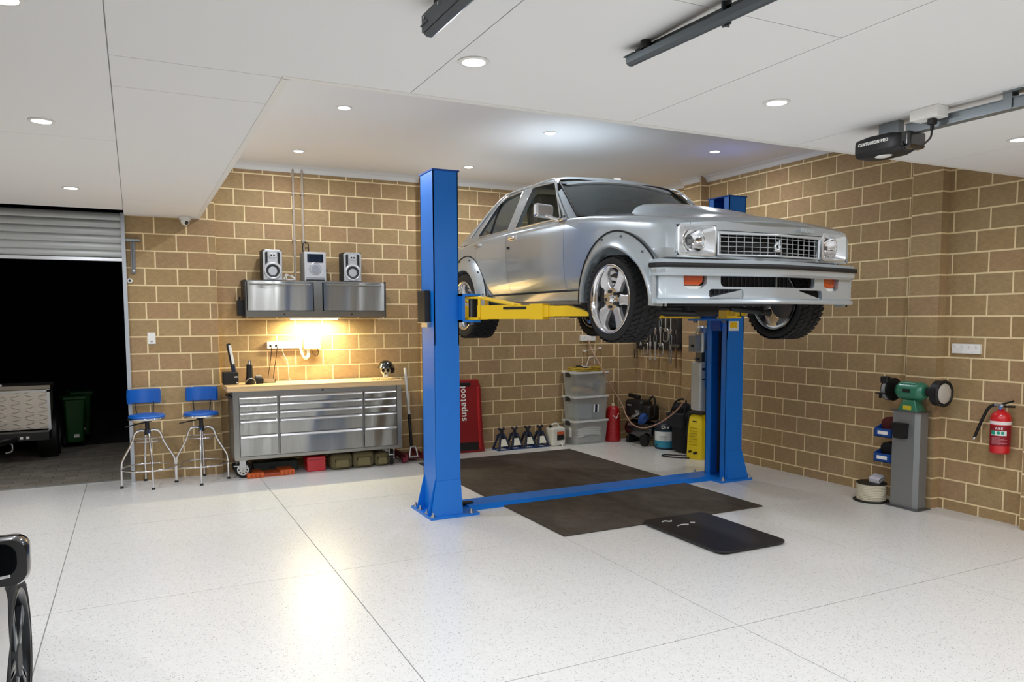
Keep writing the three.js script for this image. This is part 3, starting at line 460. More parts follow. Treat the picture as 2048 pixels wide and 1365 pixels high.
for (const s of [-1, 1]) { const lamp = part('indicator_lamp', at(ext([[-0.082, 0.04], [0.082, 0.04], [0.078, -0.01], [0.06, -0.025], [-0.05, -0.025], [-0.075, -0.005]].map(([x, y]) => [x * (s > 0 ? 1 : -1), y]), 0.06, 0.008), s * 0.608, 0.4, 1.815, 0, s * 0.2), carM.amber, car, 'amber indicator lens'); part('lamp_base', at(ext([[-0.075, 0.0], [0.075, 0.0], [0.055, -0.022], [-0.045, -0.022]].map(([x, y]) => [x * (s > 0 ? 1 : -1), y]), 0.05), s * 0.608, 0.372, 1.812, 0, s * 0.2), M.offwhite, lamp); }
const gz = x => 1.85 + 0.11 * (1 - Math.abs(x) / 0.8);
const gr = part('grille_back', loft([[-0.45, 0], [0, 0], [0.45, 0]].map(([x]) => [[x, 0.566, gz(x) - 0.17], [x, 0.566, gz(x) - 0.165], [x, 0.714, gz(x) - 0.165], [x, 0.714, gz(x) - 0.17]]), { crease: 0.1 }), carM.dark, car, 'black grille recess');
for (let i = 0; i < 15; i++) { const x = -0.42 + i * 0.06; part('grille_bar', at(box(0.0026, 0.122, 0.006), x, 0.641, gz(x) - 0.022), carM.trim, gr); }
for (let j = 0; j < 4; j++) for (const s of [-1, 1]) part('grille_bar', rod([s * 0.44, 0.596 + j * 0.03, gz(0.44) - 0.016], [0, 0.596 + j * 0.03, gz(0) - 0.016], 0.002, 6), carM.trim, gr);
part('grille_shroud', J(bb(-0.449, 0.449, 0.567, 0.571, 1.67, 1.86), bb(-0.449, 0.449, 0.709, 0.713, 1.67, 1.86), bb(-0.449, -0.445, 0.567, 0.713, 1.67, 1.86), bb(0.445, 0.449, 0.567, 0.713, 1.67, 1.86)), M.black, gr, 'black plastic grille shroud');
part('grille_surround', J([-1, 1].map(s => J(rod([s * 0.45, 0.708, gz(0.45) - 0.004], [0, 0.708, gz(0) - 0.004], 0.009, 8), rod([s * 0.45, 0.571, gz(0.45) - 0.004], [0, 0.571, gz(0) - 0.004], 0.007, 8), rod([s * 0.447, 0.566, gz(0.45) - 0.006], [s * 0.447, 0.714, gz(0.45) - 0.006], 0.008, 8)))), carM.trim, gr);
part('grille_badge', J(at(new THREE.TorusGeometry(0.02, 0.009, 8, 20), 0, 0.632, 0), at(box(0.05, 0.012, 0.012), 0, 0.606, 0), at(new THREE.SphereGeometry(0.013, 12, 8), -0.008, 0.652, 0.004), rod([0.014, 0.625, 0], [0.02, 0.675, 0], 0.006)).translate(0, 0, gz(0) - 0.006), carM.trim, gr, 'round crest badge');
part('bonnet_lettering', at(text('TORANA', 0.026, 0.004), 0.3, 0.752, 1.923, -0.06, 0.137), carM.trim, car, 'small bright raised lettering');
const bezelM = std(0xd9dcde, 0.28, 0.75);
for (const s of [-1, 1]) {
  const h = sub('headlamp', car, [s * 0.612, 0.657, 1.884]); h.rotation.y = s * 0.12;
  const A = rrect(0.285, 0.194, 0.03, 0, 0, 5), B = rrect(0.262, 0.172, 0.026, 0, 0, 5), C = A.map((p, i) => { const t = Math.atan2(A[i][1], A[i][0] * 0.7); return [0.084 * Math.cos(t), 0.084 * Math.sin(t)]; });
  part('bezel', loft([A.map(([x, y]) => [x, y, -0.05]), A.map(([x, y]) => [x, y, 0]), B.map(([x, y]) => [x, y, 0.003]), C.map(([x, y]) => [x, y, -0.045])], { caps: false, crease: 0.5 }), bezelM, h, 'bright square headlamp surround');
  part('reflector', at(lathe([[0.0, -0.06], [0.03, -0.055], [0.06, -0.035], [0.082, 0]], 32).rotateX(PI / 2), 0, 0, -0.045), M.chrome, h);
  part('lens', at(new THREE.SphereGeometry(0.16, 32, 12, 0, 2 * PI, 0, 0.54).rotateX(PI / 2).translate(0, 0, -0.136), 0, 0, -0.044), M.glass, h, 'round clear lens');
  part('lamp_rim', at(new THREE.TorusGeometry(0.083, 0.006, 8, 36), 0, 0, -0.04), M.chrome, h); part('bulb_shield', at(box(0.05, 0.03, 0.01, 0, 0, 0, 0.004), 0, 0, -0.075), M.steelDark, h);
}
// door mirrors, interior, underbody
for (const s of [-1, 1]) { const m = part('door_mirror', J(box(0.055, 0.105, 0.18, 0, 0, 0, 0.02), at(box(0.03, 0.085, 0.16, 0, 0, 0, 0.012), s * -0.0, 0, 0.02)), M.chrome, car, 'chrome door mirror'); m.position.set(s * 0.935, 1.0, 0.46); m.rotation.y = PI / 2 - s * 0.25; part('mirror_stalk', J(rod([s * 0.83, 0.925, 0.53], [s * 0.925, 0.965, 0.48], 0.013), at(box(0.05, 0.02, 0.11, 0, 0, 0, 0.008), s * 0.822, 0.928, 0.54)), M.chrome, car, 'chrome mirror stalk'); }
const cab = part('cabin_trim', J(bb(-0.69, 0.69, 0.4, 0.42, -1.11, 0.49), bb(-0.69, 0.69, 0.42, 0.94, 0.34, 0.49, 0.03), bb(-0.6, 0.6, 0.9, 0.925, -1.5, -1.12)), carM.cabin, car, 'dark cabin floor and dashboard');
for (const s of [-1, 1]) { const g = J(bb(s * 0.36 - 0.26, s * 0.36 + 0.26, 0.42, 0.62, -0.5, 0.02, 0.06), at(box(0.5, 0.66, 0.14, 0, 0.3, 0, 0.06), s * 0.36, 0.58, -0.3, -0.2), at(box(0.34, 0.24, 0.12, 0, 0, 0, 0.05), s * 0.36, 1.17, -0.42, -0.2)); part('front_seat', g, carM.seat, car, 'pale vinyl bucket seat'); }
part('rear_seat', J(bb(-0.66, 0.66, 0.42, 0.66, -1.1, -0.75, 0.05), at(box(1.3, 0.55, 0.12, 0, 0, 0, 0.05), 0, 0.82, -1.06, -0.25)), carM.seat, car, 'pale vinyl rear bench seat');
part('steering_wheel', J(at(new THREE.TorusGeometry(0.18, 0.013, 10, 40), -0.36, 0.9, 0.14, -0.5), rod([-0.36, 0.9, 0.14], [-0.36, 0.8, 0.36], 0.02), at(box(0.3, 0.03, 0.012), -0.36, 0.9, 0.14, -0.5)), carM.cabin, car);
part('underbody', J(bb(-0.42, 0.42, 0.255, 0.32, 0.9, 1.72, 0.02), bb(-0.16, 0.16, 0.18, 0.3, 0.9, 1.25, 0.04), bb(-0.6, -0.5, 0.23, 0.3, -1.0, 0.85), bb(0.5, 0.6, 0.23, 0.3, -1.0, 0.85), bb(-0.55, 0.55, 0.2, 0.27, -1.2, -1.5), rod([-0.62, 0.3, WB], [0.62, 0.3, WB], 0.03), rod([-0.62, 0.3, -WB], [0.62, 0.3, -WB], 0.045), at(new THREE.SphereGeometry(0.12, 16, 12), 0, 0.3, -WB), rod([0.1, 0.25, 0.9], [0, 0.3, -WB], 0.03), rod([-0.25, 0.22, 1.0], [-0.3, 0.2, -1.2], 0.025), rod([0.3, 0.22, 1.0], [0.3, 0.2, -1.2], 0.025)), carM.under, car, 'dark engine sump, axles and exhaust');
part('steering_rods', J(rod([-0.62, 0.24, 1.18], [0.62, 0.24, 1.18], 0.012), rod([-0.3, 0.2, 1.5], [-0.6, 0.22, 1.3], 0.015), rod([0.3, 0.2, 1.5], [0.6, 0.22, 1.3], 0.015), rod([-0.62, 0.2, 1.29], [-0.3, 0.24, 1.2], 0.022), rod([0.62, 0.2, 1.29], [0.3, 0.24, 1.2], 0.022)), M.darkgrey, car);
part('rear_bumper', sweepXZ(nose(0, 12, 0.85, 2.4, 2.3, 2.1).map(([x, z]) => [x, -z]), bumpP.map(([a, b]) => [-a, b]).reverse(), { crease: 0.5 }), paint, car);
// ---------- roller door, wall fittings ----------
const door1 = struct('door_1', bb(-8.95, -6.17, 2.225, 2.24, 0.1, 0.13), M.alu, 'grey steel roller door, mostly rolled up');
for (let i = 0; i < 6; i++) part('curtain_slat', (() => { const r = []; for (let k = 0; k <= 12; k++) { const t = k / 12; r.push([0, 2.24 + (i + t) * 0.073, 0.115 + 0.012 * Math.pow(Math.sin(t * PI), 0.45)]); } const b = r.map(([x, y, z]) => [x, y, z - 0.006]).reverse(); return loft([-8.95, -6.19].map(x => [...r, ...b].map(p => [x, p[1], p[2]])), { crease: 0.5 }); })(), std(0xb9bcba, 0.4, 0.35), door1);
part('bottom_rail', bb(-8.95, -6.19, 2.205, 2.24, 0.095, 0.14, 0.004), M.alu, door1); part('guide_rail', J(bb(-6.2, -6.165, 0, 2.68, 0.083, 0.15), bb(-8.985, -8.95, 0, 2.68, 0.083, 0.15)), std(0xb4bac0, 0.45, 0.5), door1);
struct('trim_threshold', bb(-8.95, -6.17, -0.03, 0.006, -0.06, 0.0), std(0xa9a9a4, 0.6, 0.4), 'metal threshold strip under the roller door');
const br = thing('door_bracket', 'dark steel angle bracket on the block wall beside the roller door', 'bracket', [-6.1, 2.09, 0.083]);
part('upright', J(bb(-0.02, 0.02, 0, 0.33, 0, 0.012), bb(-0.02, -0.012, 0, 0.33, 0, 0.04)), M.steelDark, br); part('cross_arm', bb(-0.09, 0.07, 0.32, 0.34, 0, 0.05), M.zinc, br); part('bracket_bolt', at(cyl(0.012, 0.012, 0.02, 6), 0, 0.03, 0.015, PI / 2), M.alu, br);
const eye = thing('door_sensor', 'small white round sensor low on the roller door guide', 'sensor', [-6.14, 2.02, 0.083]); part('housing', at(cyl(0.022, 0.026, 0.03, 20), 0, 0, 0.015, PI / 2), M.white, eye); part('lens', at(cyl(0.012, 0.012, 0.006, 16), 0, 0, 0.032, PI / 2), M.black, eye);
const sw = thing('wall_switch', 'white wall switch plate above the blue stools', 'switch', [-5.965, 1.445, 0.083]); part('plate', box(0.075, 0.115, 0.012, 0, 0, 0.006, 0.004), M.white, sw); part('rocker', box(0.022, 0.01, 0.01, 0, -0.03, 0.014, 0.003), M.grey, sw);
const cctv = thing('dome_camera', 'white dome security camera under the lower ceiling edge', 'camera', [-5.62, LOW - 0.002, 0.22]); part('base', at(cyl(0.052, 0.056, 0.03, 28), 0, -0.015, 0), M.white, cctv); const ball = part('eyeball', at(new THREE.SphereGeometry(0.042, 24, 16), 0, -0.045, 0), M.white, cctv); part('lens', at(cyl(0.016, 0.018, 0.02, 20), 0.012, -0.062, 0.036, PI / 2 - 0.4, 0, -0.2), M.blackGloss, ball);
for (const [x, lab] of [[-4.512, 'grey electrical conduit running down the wall beside its twin, speaker side'], [-4.415, 'grey electrical conduit running down the wall beside its twin, hi-fi side']]) { const c = thing('conduit', lab, 'pipe', [x, 2.04, 0.0], 0, 'conduits above the wall cabinet'); part('pipe', rod([0, 0, 0.017], [0, 1.25, 0.017], 0.0125, 14), std(0xb4a696, 0.55), c); for (const y of [0.45, 0.95]) part('saddle_clip', bb(-0.022, 0.022, y, y + 0.016, 0, 0.032), std(0xb4a696, 0.55), c); }
function outlet(x, y, w, h, lab, turn = 0, z = 0, gangs = 2) { const t = thing('power_outlet', lab, 'outlet', [x, y, z], turn); part('plate', box(w, h, 0.035, 0, 0, 0.0175, 0.005), M.white, t); for (let i = 0; i < gangs; i++) part('rocker', box(0.014, 0.02, 0.006, -w / 2 + (i + 0.5) * w / gangs, h * 0.22, 0.037, 0.002), M.offwhite, t); return t; }
outlet(-0.74, 1.37, 0.23, 0.075, 'white double power outlet on the block wall above the storage tubs');
outlet(0, 1.367, 0.235, 0.08, 'white four-way power outlet above the bench grinder', -PI / 2, 4.683, 4);
const pb = thing('power_strip', 'white multi-way power strip under the wall cabinet', 'power strip', [-4.65, 1.352, 0]); part('strip', box(0.37, 0.075, 0.04, 0, 0, 0.02, 0.005), M.white, pb); for (let i = 0; i < 6; i++) part('socket', box(0.022, 0.022, 0.004, -0.15 + i * 0.06, -0.008, 0.041, 0.002), i < 2 ? M.black : M.offwhite, pb);
const jb = thing('junction_box', 'white square junction box beside the power strip', 'junction box', [-4.35, 1.36, 0]); part('housing', box(0.175, 0.12, 0.06, 0, 0, 0.03, 0.006), M.white, jb); part('lid_seam', box(0.16, 0.1, 0.004, 0, 0, 0.061, 0.001), M.offwhite, jb);
one('hanging_cord', J(tube([[-4.79, 1.33, 0.05], [-4.8, 1.2, 0.03], [-4.83, 1.02, 0.03], [-4.835, 0.975, 0.06], [-4.86, 0.963, 0.09]], 0.0035), tube([[-4.73, 1.33, 0.05], [-4.745, 1.2, 0.03], [-4.775, 1.02, 0.03], [-4.785, 0.975, 0.06], [-4.81, 0.963, 0.09]], 0.0035)), M.black, 'pair of thin black cords hanging from the power strip', 'cord');
one('lamp_cable', tube([[-4.68, 1.32, 0.042], [-4.66, 1.25, 0.02], [-4.62, 1.16, 0.02], [-4.61, 1.0, 0.02], [-4.6, 0.966, 0.04]], 0.003), M.offwhite, 'thin white cable dropping from the power strip to the bench', 'cable');
one('cable_bundle', J([0, 1, 2, 3].map(i => tube([[-4.49 + i * 0.004, 1.32, 0.04], [-4.47 + i * 0.01, 1.24 - i * 0.012, 0.045], [-4.43, 1.185 + i * 0.012, 0.04 + i * 0.006], [-4.385 - i * 0.008, 1.23, 0.04], [-4.39 - i * 0.006, 1.3, 0.03]], 0.005))), M.white, 'looped bundle of white cables under the junction box', 'cables');
one('cable_loop', tube([[-4.36, 1.3, 0.03], [-4.35, 1.26, 0.04], [-4.31, 1.225, 0.035], [-4.285, 1.25, 0.035], [-4.29, 1.3, 0.03]], 0.003), M.black, 'small dark cable loop under the junction box', 'cable');

// ---------- wall cabinet with lamp ----------
const wc = thing('wall_cabinet', 'brushed steel two-door wall cabinet above the workbench', 'cabinet', [-4.33, 1.655, 0]);
part('body', J(bb(-0.745, 0.745, 0, 0.012, 0, 0.3), bb(-0.745, 0.745, 0.373, 0.385, 0, 0.3), bb(-0.745, -0.733, 0, 0.385, 0, 0.3), bb(0.733, 0.745, 0, 0.385, 0, 0.3), bb(-0.745, 0.745, 0, 0.385, 0, 0.01), bb(-0.045, 0.045, 0.0, 0.385, 0.28, 0.305), bb(-0.745, 0.745, 0.0, 0.062, 0.28, 0.308)), M.steel, wc);
for (const s of [-1, 1]) { const d = part('door', (() => { const rings = []; for (let i = 0; i <= 10; i++) { const u = -1 + 2 * i / 10, x = s * 0.392 + u * 0.335, b = 0.308 + 0.005 * (1 - u * u) * Math.cos(u * 7); rings.push([[x, 0.07, 0.29], [x, 0.07, b + 0.006], [x, 0.33, b + 0.008], [x, 0.375, b + 0.004], [x, 0.375, 0.29]]); } return loft(rings, { crease: 0.5 }); })(), M.steel, wc); part('handle', at(box(0.62, 0.014, 0.014, 0, 0, 0, 0.004), s * 0.392, 0.345, 0.322), M.steel, d); }
for (const s of [-1, 1]) part('end_panel', bb(s * 0.748 - 0.003, s * 0.748 + 0.003, -0.004, 0.39, 0, 0.31), M.darkgrey, wc);
for (const x of [-0.36, 0.36]) part('catch', at(cyl(0.008, 0.008, 0.01, 10), x, 0.03, 0.312, PI / 2), M.black, wc);
one('wall_caddy', J(bb(-0.03, 0.03, 0, 0.16, -0.05, 0.05), bb(-0.012, 0.008, 0.16, 0.2, -0.01, 0.01)), M.black, 'black tool caddy on the end of the wall cabinet', 'caddy', [-5.115, 1.67, 0.16]);
const lamp = thing('cabinet_lamp', 'warm strip lamp glowing under the wall cabinet', 'lamp', [-4.35, 1.655, 0.17]); part('housing', bb(-0.27, 0.27, -0.02, 0, -0.03, 0.03, 0.004), M.white, lamp); part('tube', bb(-0.25, 0.25, -0.028, -0.02, -0.022, 0.022), new THREE.MeshStandardMaterial({ color: 0xffffff, emissive: 0xfff3cc, emissiveIntensity: 14 }), lamp, 'glowing warm tube');
{ const l = new THREE.RectAreaLight(0xfff3bf, 330, 0.5, 0.044); l.position.set(-4.35, 1.655 - 0.031, 0.17); l.rotation.x = -PI / 2; scene.add(l); }
// hi-fi on the cabinet
function speaker(x, lab) {
  const t = thing('speaker', lab, 'speaker', [x, 2.041, 0.16], 0, 'hi-fi speakers'); part('cabinet', box(0.2, 0.32, 0.2, 0, 0.16, 0, 0.008), M.darkgrey, t);
  part('front_panel', ext([[-0.095, 0.005], [0.095, 0.005], [0.098, 0.3], [0.07, 0.32], [-0.07, 0.32], [-0.098, 0.3]], 0.02, 0.004).translate(0, 0, 0.105), std(0xc4c6c8, 0.35, 0.5), t);
  for (const s of [-1, 1]) part('side_grille', ext([[s * 0.05, 0.19], [s * 0.075, 0.16], [s * 0.075, 0.29], [s * 0.05, 0.3]], 0.006).translate(0, 0, 0.116), M.black, t);
  const w = part('woofer', at(lathe([[0, -0.02], [0.02, -0.006], [0.024, -0.014], [0.058, 0.004], [0.066, 0.008], [0.07, 0.002]], 32).rotateX(PI / 2), 0, 0.1, 0.118), M.darkgrey, t); part('woofer_ring', at(new THREE.TorusGeometry(0.078, 0.013, 10, 36), 0, 0.1, 0.116), std(0xd0d1d3, 0.3, 0.5), w);
  const tw = part('tweeter', at(ext(rrect(0.07, 0.05, 0.02), 0.012, 0.003), 0, 0.262, 0.118), std(0xd8d9da, 0.3, 0.4), t); for (const s of [-1, 1]) part('tweeter_dome', at(cyl(0.009, 0.009, 0.006, 14), s * 0.014, 0.262, 0.126, PI / 2), M.black, tw);
}
speaker(-4.79, 'silver and black hi-fi speaker on the cabinet end nearest the door'); speaker(-3.94, 'silver and black hi-fi speaker on the cabinet end nearest the lift');
const hf = thing('stereo_unit', 'silver compact hi-fi unit between the two speakers on the cabinet', 'stereo', [-4.345, 2.041, 0.15]);
part('case', box(0.235, 0.315, 0.22, 0, 0.1575, 0, 0.008), M.grey, hf); part('fascia', box(0.23, 0.31, 0.02, 0, 0.1575, 0.11, 0.006), std(0xcfd0d2, 0.35, 0.45), hf); part('display', box(0.17, 0.09, 0.006, 0, 0.245, 0.121, 0.002), M.blackGloss, hf, 'dark display window');
part('volume_dial', J(at(cyl(0.042, 0.044, 0.02, 36), 0, 0.135, 0.126, PI / 2), at(new THREE.TorusGeometry(0.062, 0.005, 8, 36), 0, 0.135, 0.12)), M.alu, hf); part('tray_line', box(0.2, 0.003, 0.003, 0, 0.035, 0.121), M.darkgrey, hf); part('base_trim', box(0.2, 0.015, 0.01, 0, 0.012, 0.12, 0.002), M.darkgrey, hf);
one('loop_aerial', tube(rrect(0.06, 0.11, 0.025, 0, 0.06, 4).map(([x, y]) => [x, y, 0]), 0.006, 60, true), M.black, 'black loop aerial standing on the hi-fi', 'aerial', [-4.4, 2.356, 0.05]);
one('speaker_cable', J([0, 1, 2].map(i => tube([[-0.1 + i * 0.02, 0.01, 0.02 * i], [-0.06, 0.05 + i * 0.012, 0], [0, 0.06 - i * 0.01, 0.02], [0.03, 0.02, 0.03 * i], [-0.03, 0.012, 0.05], [-0.09, 0.02, 0.03]], 0.0045))), M.offwhite, 'tangled speaker cable on the cabinet between speaker and hi-fi', 'cable', [-4.58, 2.041, 0.17]);

// ---------- workbench ----------
const wb = thing('workbench', 'brushed steel rolling workbench with drawers and timber top', 'workbench', [-4.375, 0, 0]);
part('body', J(bb(-0.88, 0.88, 0.23, 0.905, 0.06, 0.53), bb(-0.88, 0.88, 0.2, 0.235, 0.06, 0.545, 0.003), bb(-0.882, -0.83, 0.23, 0.905, 0.5, 0.546), bb(0.83, 0.882, 0.23, 0.905, 0.5, 0.546)), M.steel, wb);
for (let i = 0; i < 6; i++) part('top_plank', bb(-0.935, 0.915, 0.905, 0.957, 0.03 + i * 0.0905, 0.03 + (i + 1) * 0.0905 - 0.0008, 0), M.wood, wb);
const dy = [0.855, 0.778, 0.695, 0.612, 0.454, 0.238];
for (const [x0, x1] of [[-0.822, -0.455], [-0.43, 0.435], [0.46, 0.822]]) for (let i = 0; i < 5; i++) {
  const d = part('drawer', (() => { const rings = [], y1 = dy[i] - 0.003, y0 = dy[i + 1] + 0.003; for (let k = 0; k <= 8; k++) { const u = -1 + k / 4, x = (x0 + x1) / 2 + u * (x1 - x0) / 2, b = 0.548 + 0.006 * (1 - u * u) * Math.sin(u * 5 + i); rings.push([[x, y0, 0.52], [x, y0, b], [x, (y0 + y1) / 2, b + 0.0015], [x, y1 - 0.02, b], [x, y1, b - 0.004], [x, y1, 0.52]]); } return loft(rings, { crease: 0.4 }); })(), M.steel, wb);
  part('drawer_handle', at(ext([[0, -0.01], [0.02, -0.014], [0.024, -0.006], [0.006, 0.013], [0, 0.013]], x1 - x0 - 0.01, 0).rotateY(-PI / 2).rotateY(0), (x0 + x1) / 2, dy[i] - 0.016, 0.548, 0, 0, 0), M.alu, d, 'bright full-width drawer pull');
}
part('lock', at(cyl(0.01, 0.01, 0.01, 14), 0.02, 0.885, 0.533, PI / 2), M.black, wb); for (const s of [-1, 1]) part('side_bar', rod([s * 0.9, 0.84, 0.1], [s * 0.9, 0.84, 0.5], 0.012), M.darkgrey, wb);
for (const [x, z, a] of [[-0.79, 0.42, -0.2], [0.8, 0.42, 1.2], [-0.79, 0.13, 0.4], [0.8, 0.13, 0]]) {
  const c = sub('caster', wb, [x, 0, z]); c.rotation.y = a + PI / 2 * 0;
  part('tyre', at(new THREE.TorusGeometry(0.066, 0.02, 12, 32), 0, 0.086, 0), M.rubber, c); part('wheel_hub', J(at(cyl(0.058, 0.058, 0.036, 28), 0, 0.086, 0, PI / 2)), M.offwhite, c); for (let i = 0; i < 8; i++) part('hub_hole', at(cyl(0.008, 0.008, 0.038, 10), 0.04 * Math.cos(i * PI / 4), 0.086 + 0.04 * Math.sin(i * PI / 4), 0, PI / 2), M.black, c);
  part('fork', J(bb(-0.03, 0.03, 0.1, 0.19, 0.024, 0.03), bb(-0.03, 0.03, 0.1, 0.19, -0.03, -0.024), bb(-0.045, 0.045, 0.185, 0.2, -0.045, 0.045), rod([0, 0.075, -0.034], [0, 0.075, 0.034], 0.01)), M.alu, c); part('brake_pedal', bb(-0.09, -0.04, 0.12, 0.13, -0.02, 0.02), M.alu, c);
}
// things on the bench
const B0 = 0.957;
const ch = thing('battery_charger', 'black battery charger block at the end of the workbench', 'charger', [-5.24, B0, 0.2]); part('case', box(0.15, 0.13, 0.16, 0, 0.065, 0, 0.012), M.black, ch); part('indicator', box(0.03, 0.012, 0.004, 0.05, 0.08, 0.081), M.white, ch); part('indicator', box(0.014, 0.014, 0.004, 0.06, 0.02, 0.081), M.white, ch);
const lt = thing('work_light', 'slim work light with white face leaning on the black charger', 'torch', [-5.2, B0 + 0.13, 0.2]); const lg = sub('head', lt); lg.rotation.z = 0.16; part('shell', box(0.045, 0.3, 0.035, 0, 0.15, 0, 0.012), M.black, lg); part('face', box(0.026, 0.2, 0.006, 0.008, 0.18, 0.019, 0.003), M.white, lg); part('grip', box(0.04, 0.08, 0.03, 0, 0.03, 0.008, 0.01), M.navy, lg);
const tch = thing('torch', 'black cylindrical torch with silver tip standing on the workbench', 'torch', [-5.06, B0, 0.32]); part('body', lathe([[0, 0], [0.045, 0], [0.045, 0.05], [0.035, 0.08], [0.03, 0.2], [0.027, 0.21], [0, 0.21]], 24), M.black, tch); part('tip', at(cyl(0.018, 0.022, 0.04, 20), 0, 0.23, 0), M.chrome, tch); part('stand', tube([[-0.05, 0.01, 0.02], [-0.02, 0.06, 0.045], [0.03, 0.06, 0.045], [0.055, 0.01, 0.02]], 0.005), M.alu, tch);
const tc = thing('drill_battery', 'small black drill battery with grey cap on the workbench', 'battery', [-4.965, B0, 0.24]); part('case', box(0.1, 0.06, 0.09, 0, 0.03, 0, 0.01), M.black, tc); part('cap', box(0.06, 0.025, 0.07, 0, 0.072, 0, 0.008), M.grey, tc);
const pl = thing('parts_tray', 'low pale tray at the back of the workbench by the cords', 'tray', [-4.87, B0, 0.18]); part('tray', J(bb(-0.08, 0.08, 0, 0.006, -0.06, 0.06), bb(-0.08, 0.08, 0, 0.04, 0.054, 0.06), bb(-0.08, 0.08, 0, 0.04, -0.06, -0.054), bb(-0.08, -0.074, 0, 0.04, -0.06, 0.06), bb(0.074, 0.08, 0, 0.04, -0.06, 0.06)), std(0xb9a583, 0.6), pl);
const sk = thing('skull_ornament', 'skull ornament wearing a black helmet on the workbench end', 'ornament', [-3.6, B0, 0.33], -0.35);
part('skull', J(at(new THREE.SphereGeometry(0.062, 24, 18).scale(0.95, 1, 1.05), 0, 0.1, 0), at(box(0.06, 0.05, 0.05, 0, 0, 0, 0.015), 0, 0.045, 0.035)), std(0xcfc9b4, 0.7), sk, 'bone coloured skull');
for (const s of [-1, 1]) part('eye_socket', at(new THREE.SphereGeometry(0.019, 16, 12), s * 0.025, 0.098, 0.054), M.black, sk); part('nose_hole', at(new THREE.ConeGeometry(0.009, 0.02, 8), 0, 0.072, 0.063), M.black, sk); for (let i = 0; i < 6; i++) part('tooth', box(0.007, 0.014, 0.006, -0.02 + i * 0.008, 0.036, 0.061, 0.002), M.white, sk);
part('helmet', lathe([[0.098, 0.128], [0.092, 0.138], [0.083, 0.148], [0.078, 0.165], [0.06, 0.195], [0.03, 0.21], [0, 0.213]], 32).scale(1, 1, 1.1), M.blackGloss, sk, 'glossy black helmet'); part('helmet_back', at(new THREE.SphereGeometry(0.078, 24, 14, 0, 2 * PI, 0, 2.2), 0.02, 0.11, -0.045), M.black, sk);
one('dry_moss', J(Array.from({ length: 12 }, (_, i) => tube([[-0.02 * i, 0.004, 0.01 * (i % 3)], [-0.02 * i - 0.015, 0.012 + (i % 4) * 0.003, 0.03], [-0.02 * i - 0.02, 0.004, 0.05]], 0.004, 6, false, 0.5, 5))), std(0xc9bd8a, 0.9), 'pale straw tuft on the bench beside the skull', 'straw', [-3.56, B0, 0.42]);
// under and beside the bench
const tb = thing('socket_case', 'flat orange socket case on the floor under the workbench', 'tool case', [-4.9, 0, 0.38], 0.04); part('lower_shell', J(bb(-0.24, -0.07, 0, 0.05, -0.12, 0.12, 0.008), bb(0.09, 0.24, 0, 0.055, -0.12, 0.12, 0.008), bb(-0.2, 0.2, 0, 0.03, -0.12, 0.1)), M.orange, tb); part('ribs', J([-0.2, -0.16, -0.12, 0.13, 0.17, 0.21].map(x => box(0.012, 0.04, 0.005, x, 0.025, 0.121))), std(0xb04f22, 0.6), tb).userData.kind = 'stuff'; part('handle', bb(-0.07, 0.09, 0.02, 0.035, 0.1, 0.115), std(0xb55245, 0.5), tb);
const gb = thing('tool_case', 'dark green tool case on the floor behind the orange case', 'tool case', [-4.78, 0, 0.2]); part('shell', bb(-0.26, 0.2, 0, 0.11, -0.1, 0.05, 0.012), std(0x26352f, 0.6), gb); part('latch', bb(-0.1, -0.04, 0.04, 0.07, 0.05, 0.056), M.black, gb);
const rb = thing('red_tool_box', 'red plastic box on the floor under the middle of the workbench', 'box', [-4.43, 0, 0.36]); part('shell', bb(-0.09, 0.11, 0, 0.16, -0.12, 0.08, 0.012), M.redBright, rb); part('lip', bb(-0.095, 0.115, 0.12, 0.13, -0.125, 0.085), M.red, rb);
const bagM = std(0x6b6242, 0.9);
for (const [x, w, h, lab] of [[-4.15, 0.24, 0.17, 'olive canvas tool bag under the workbench beside the red box'], [-3.91, 0.24, 0.18, 'olive canvas tool bag under the workbench, middle of three'], [-3.7, 0.17, 0.15, 'olive canvas tool bag under the workbench by the caster']]) { const b = thing('tool_bag', lab, 'bag', [x, 0, 0.38], 0, 'canvas bags under the workbench'); part('bag', box(w, h, 0.2, 0, h / 2, 0, 0.05), bagM, b); part('pocket', box(w * 0.6, h * 0.5, 0.03, 0, h * 0.4, 0.1, 0.012), std(0x7d7350, 0.9), b); part('strap', tube([[-w * 0.3, h * 0.5, 0.108], [-w * 0.25, h, 0.06], [w * 0.25, h, 0.06], [w * 0.3, h * 0.5, 0.108]], 0.008), std(0x3b3626, 0.9), b); }
const jk = thing('trolley_jack', 'trolley jack with tall white and black handle between workbench and lift post', 'jack', [-3.31, 0, 0.28]);
part('frame', J(bb(-0.12, -0.09, 0.03, 0.1, -0.25, 0.2, 0.006), bb(0.09, 0.12, 0.03, 0.1, -0.25, 0.2, 0.006), bb(-0.1, 0.1, 0.03, 0.06, -0.22, 0.1)), std(0x6e1f2c, 0.5), jk, 'dark red jack frame'); part('yoke', J(rod([-0.05, 0.06, 0.12], [-0.03, 0.17, 0.1], 0.012), rod([0.05, 0.06, 0.12], [0.03, 0.17, 0.1], 0.012), rod([-0.03, 0.17, 0.1], [0.03, 0.17, 0.1], 0.012), rod([-0.06, 0.06, 0.12], [0.06, 0.06, 0.12], 0.012)), M.alu, jk);
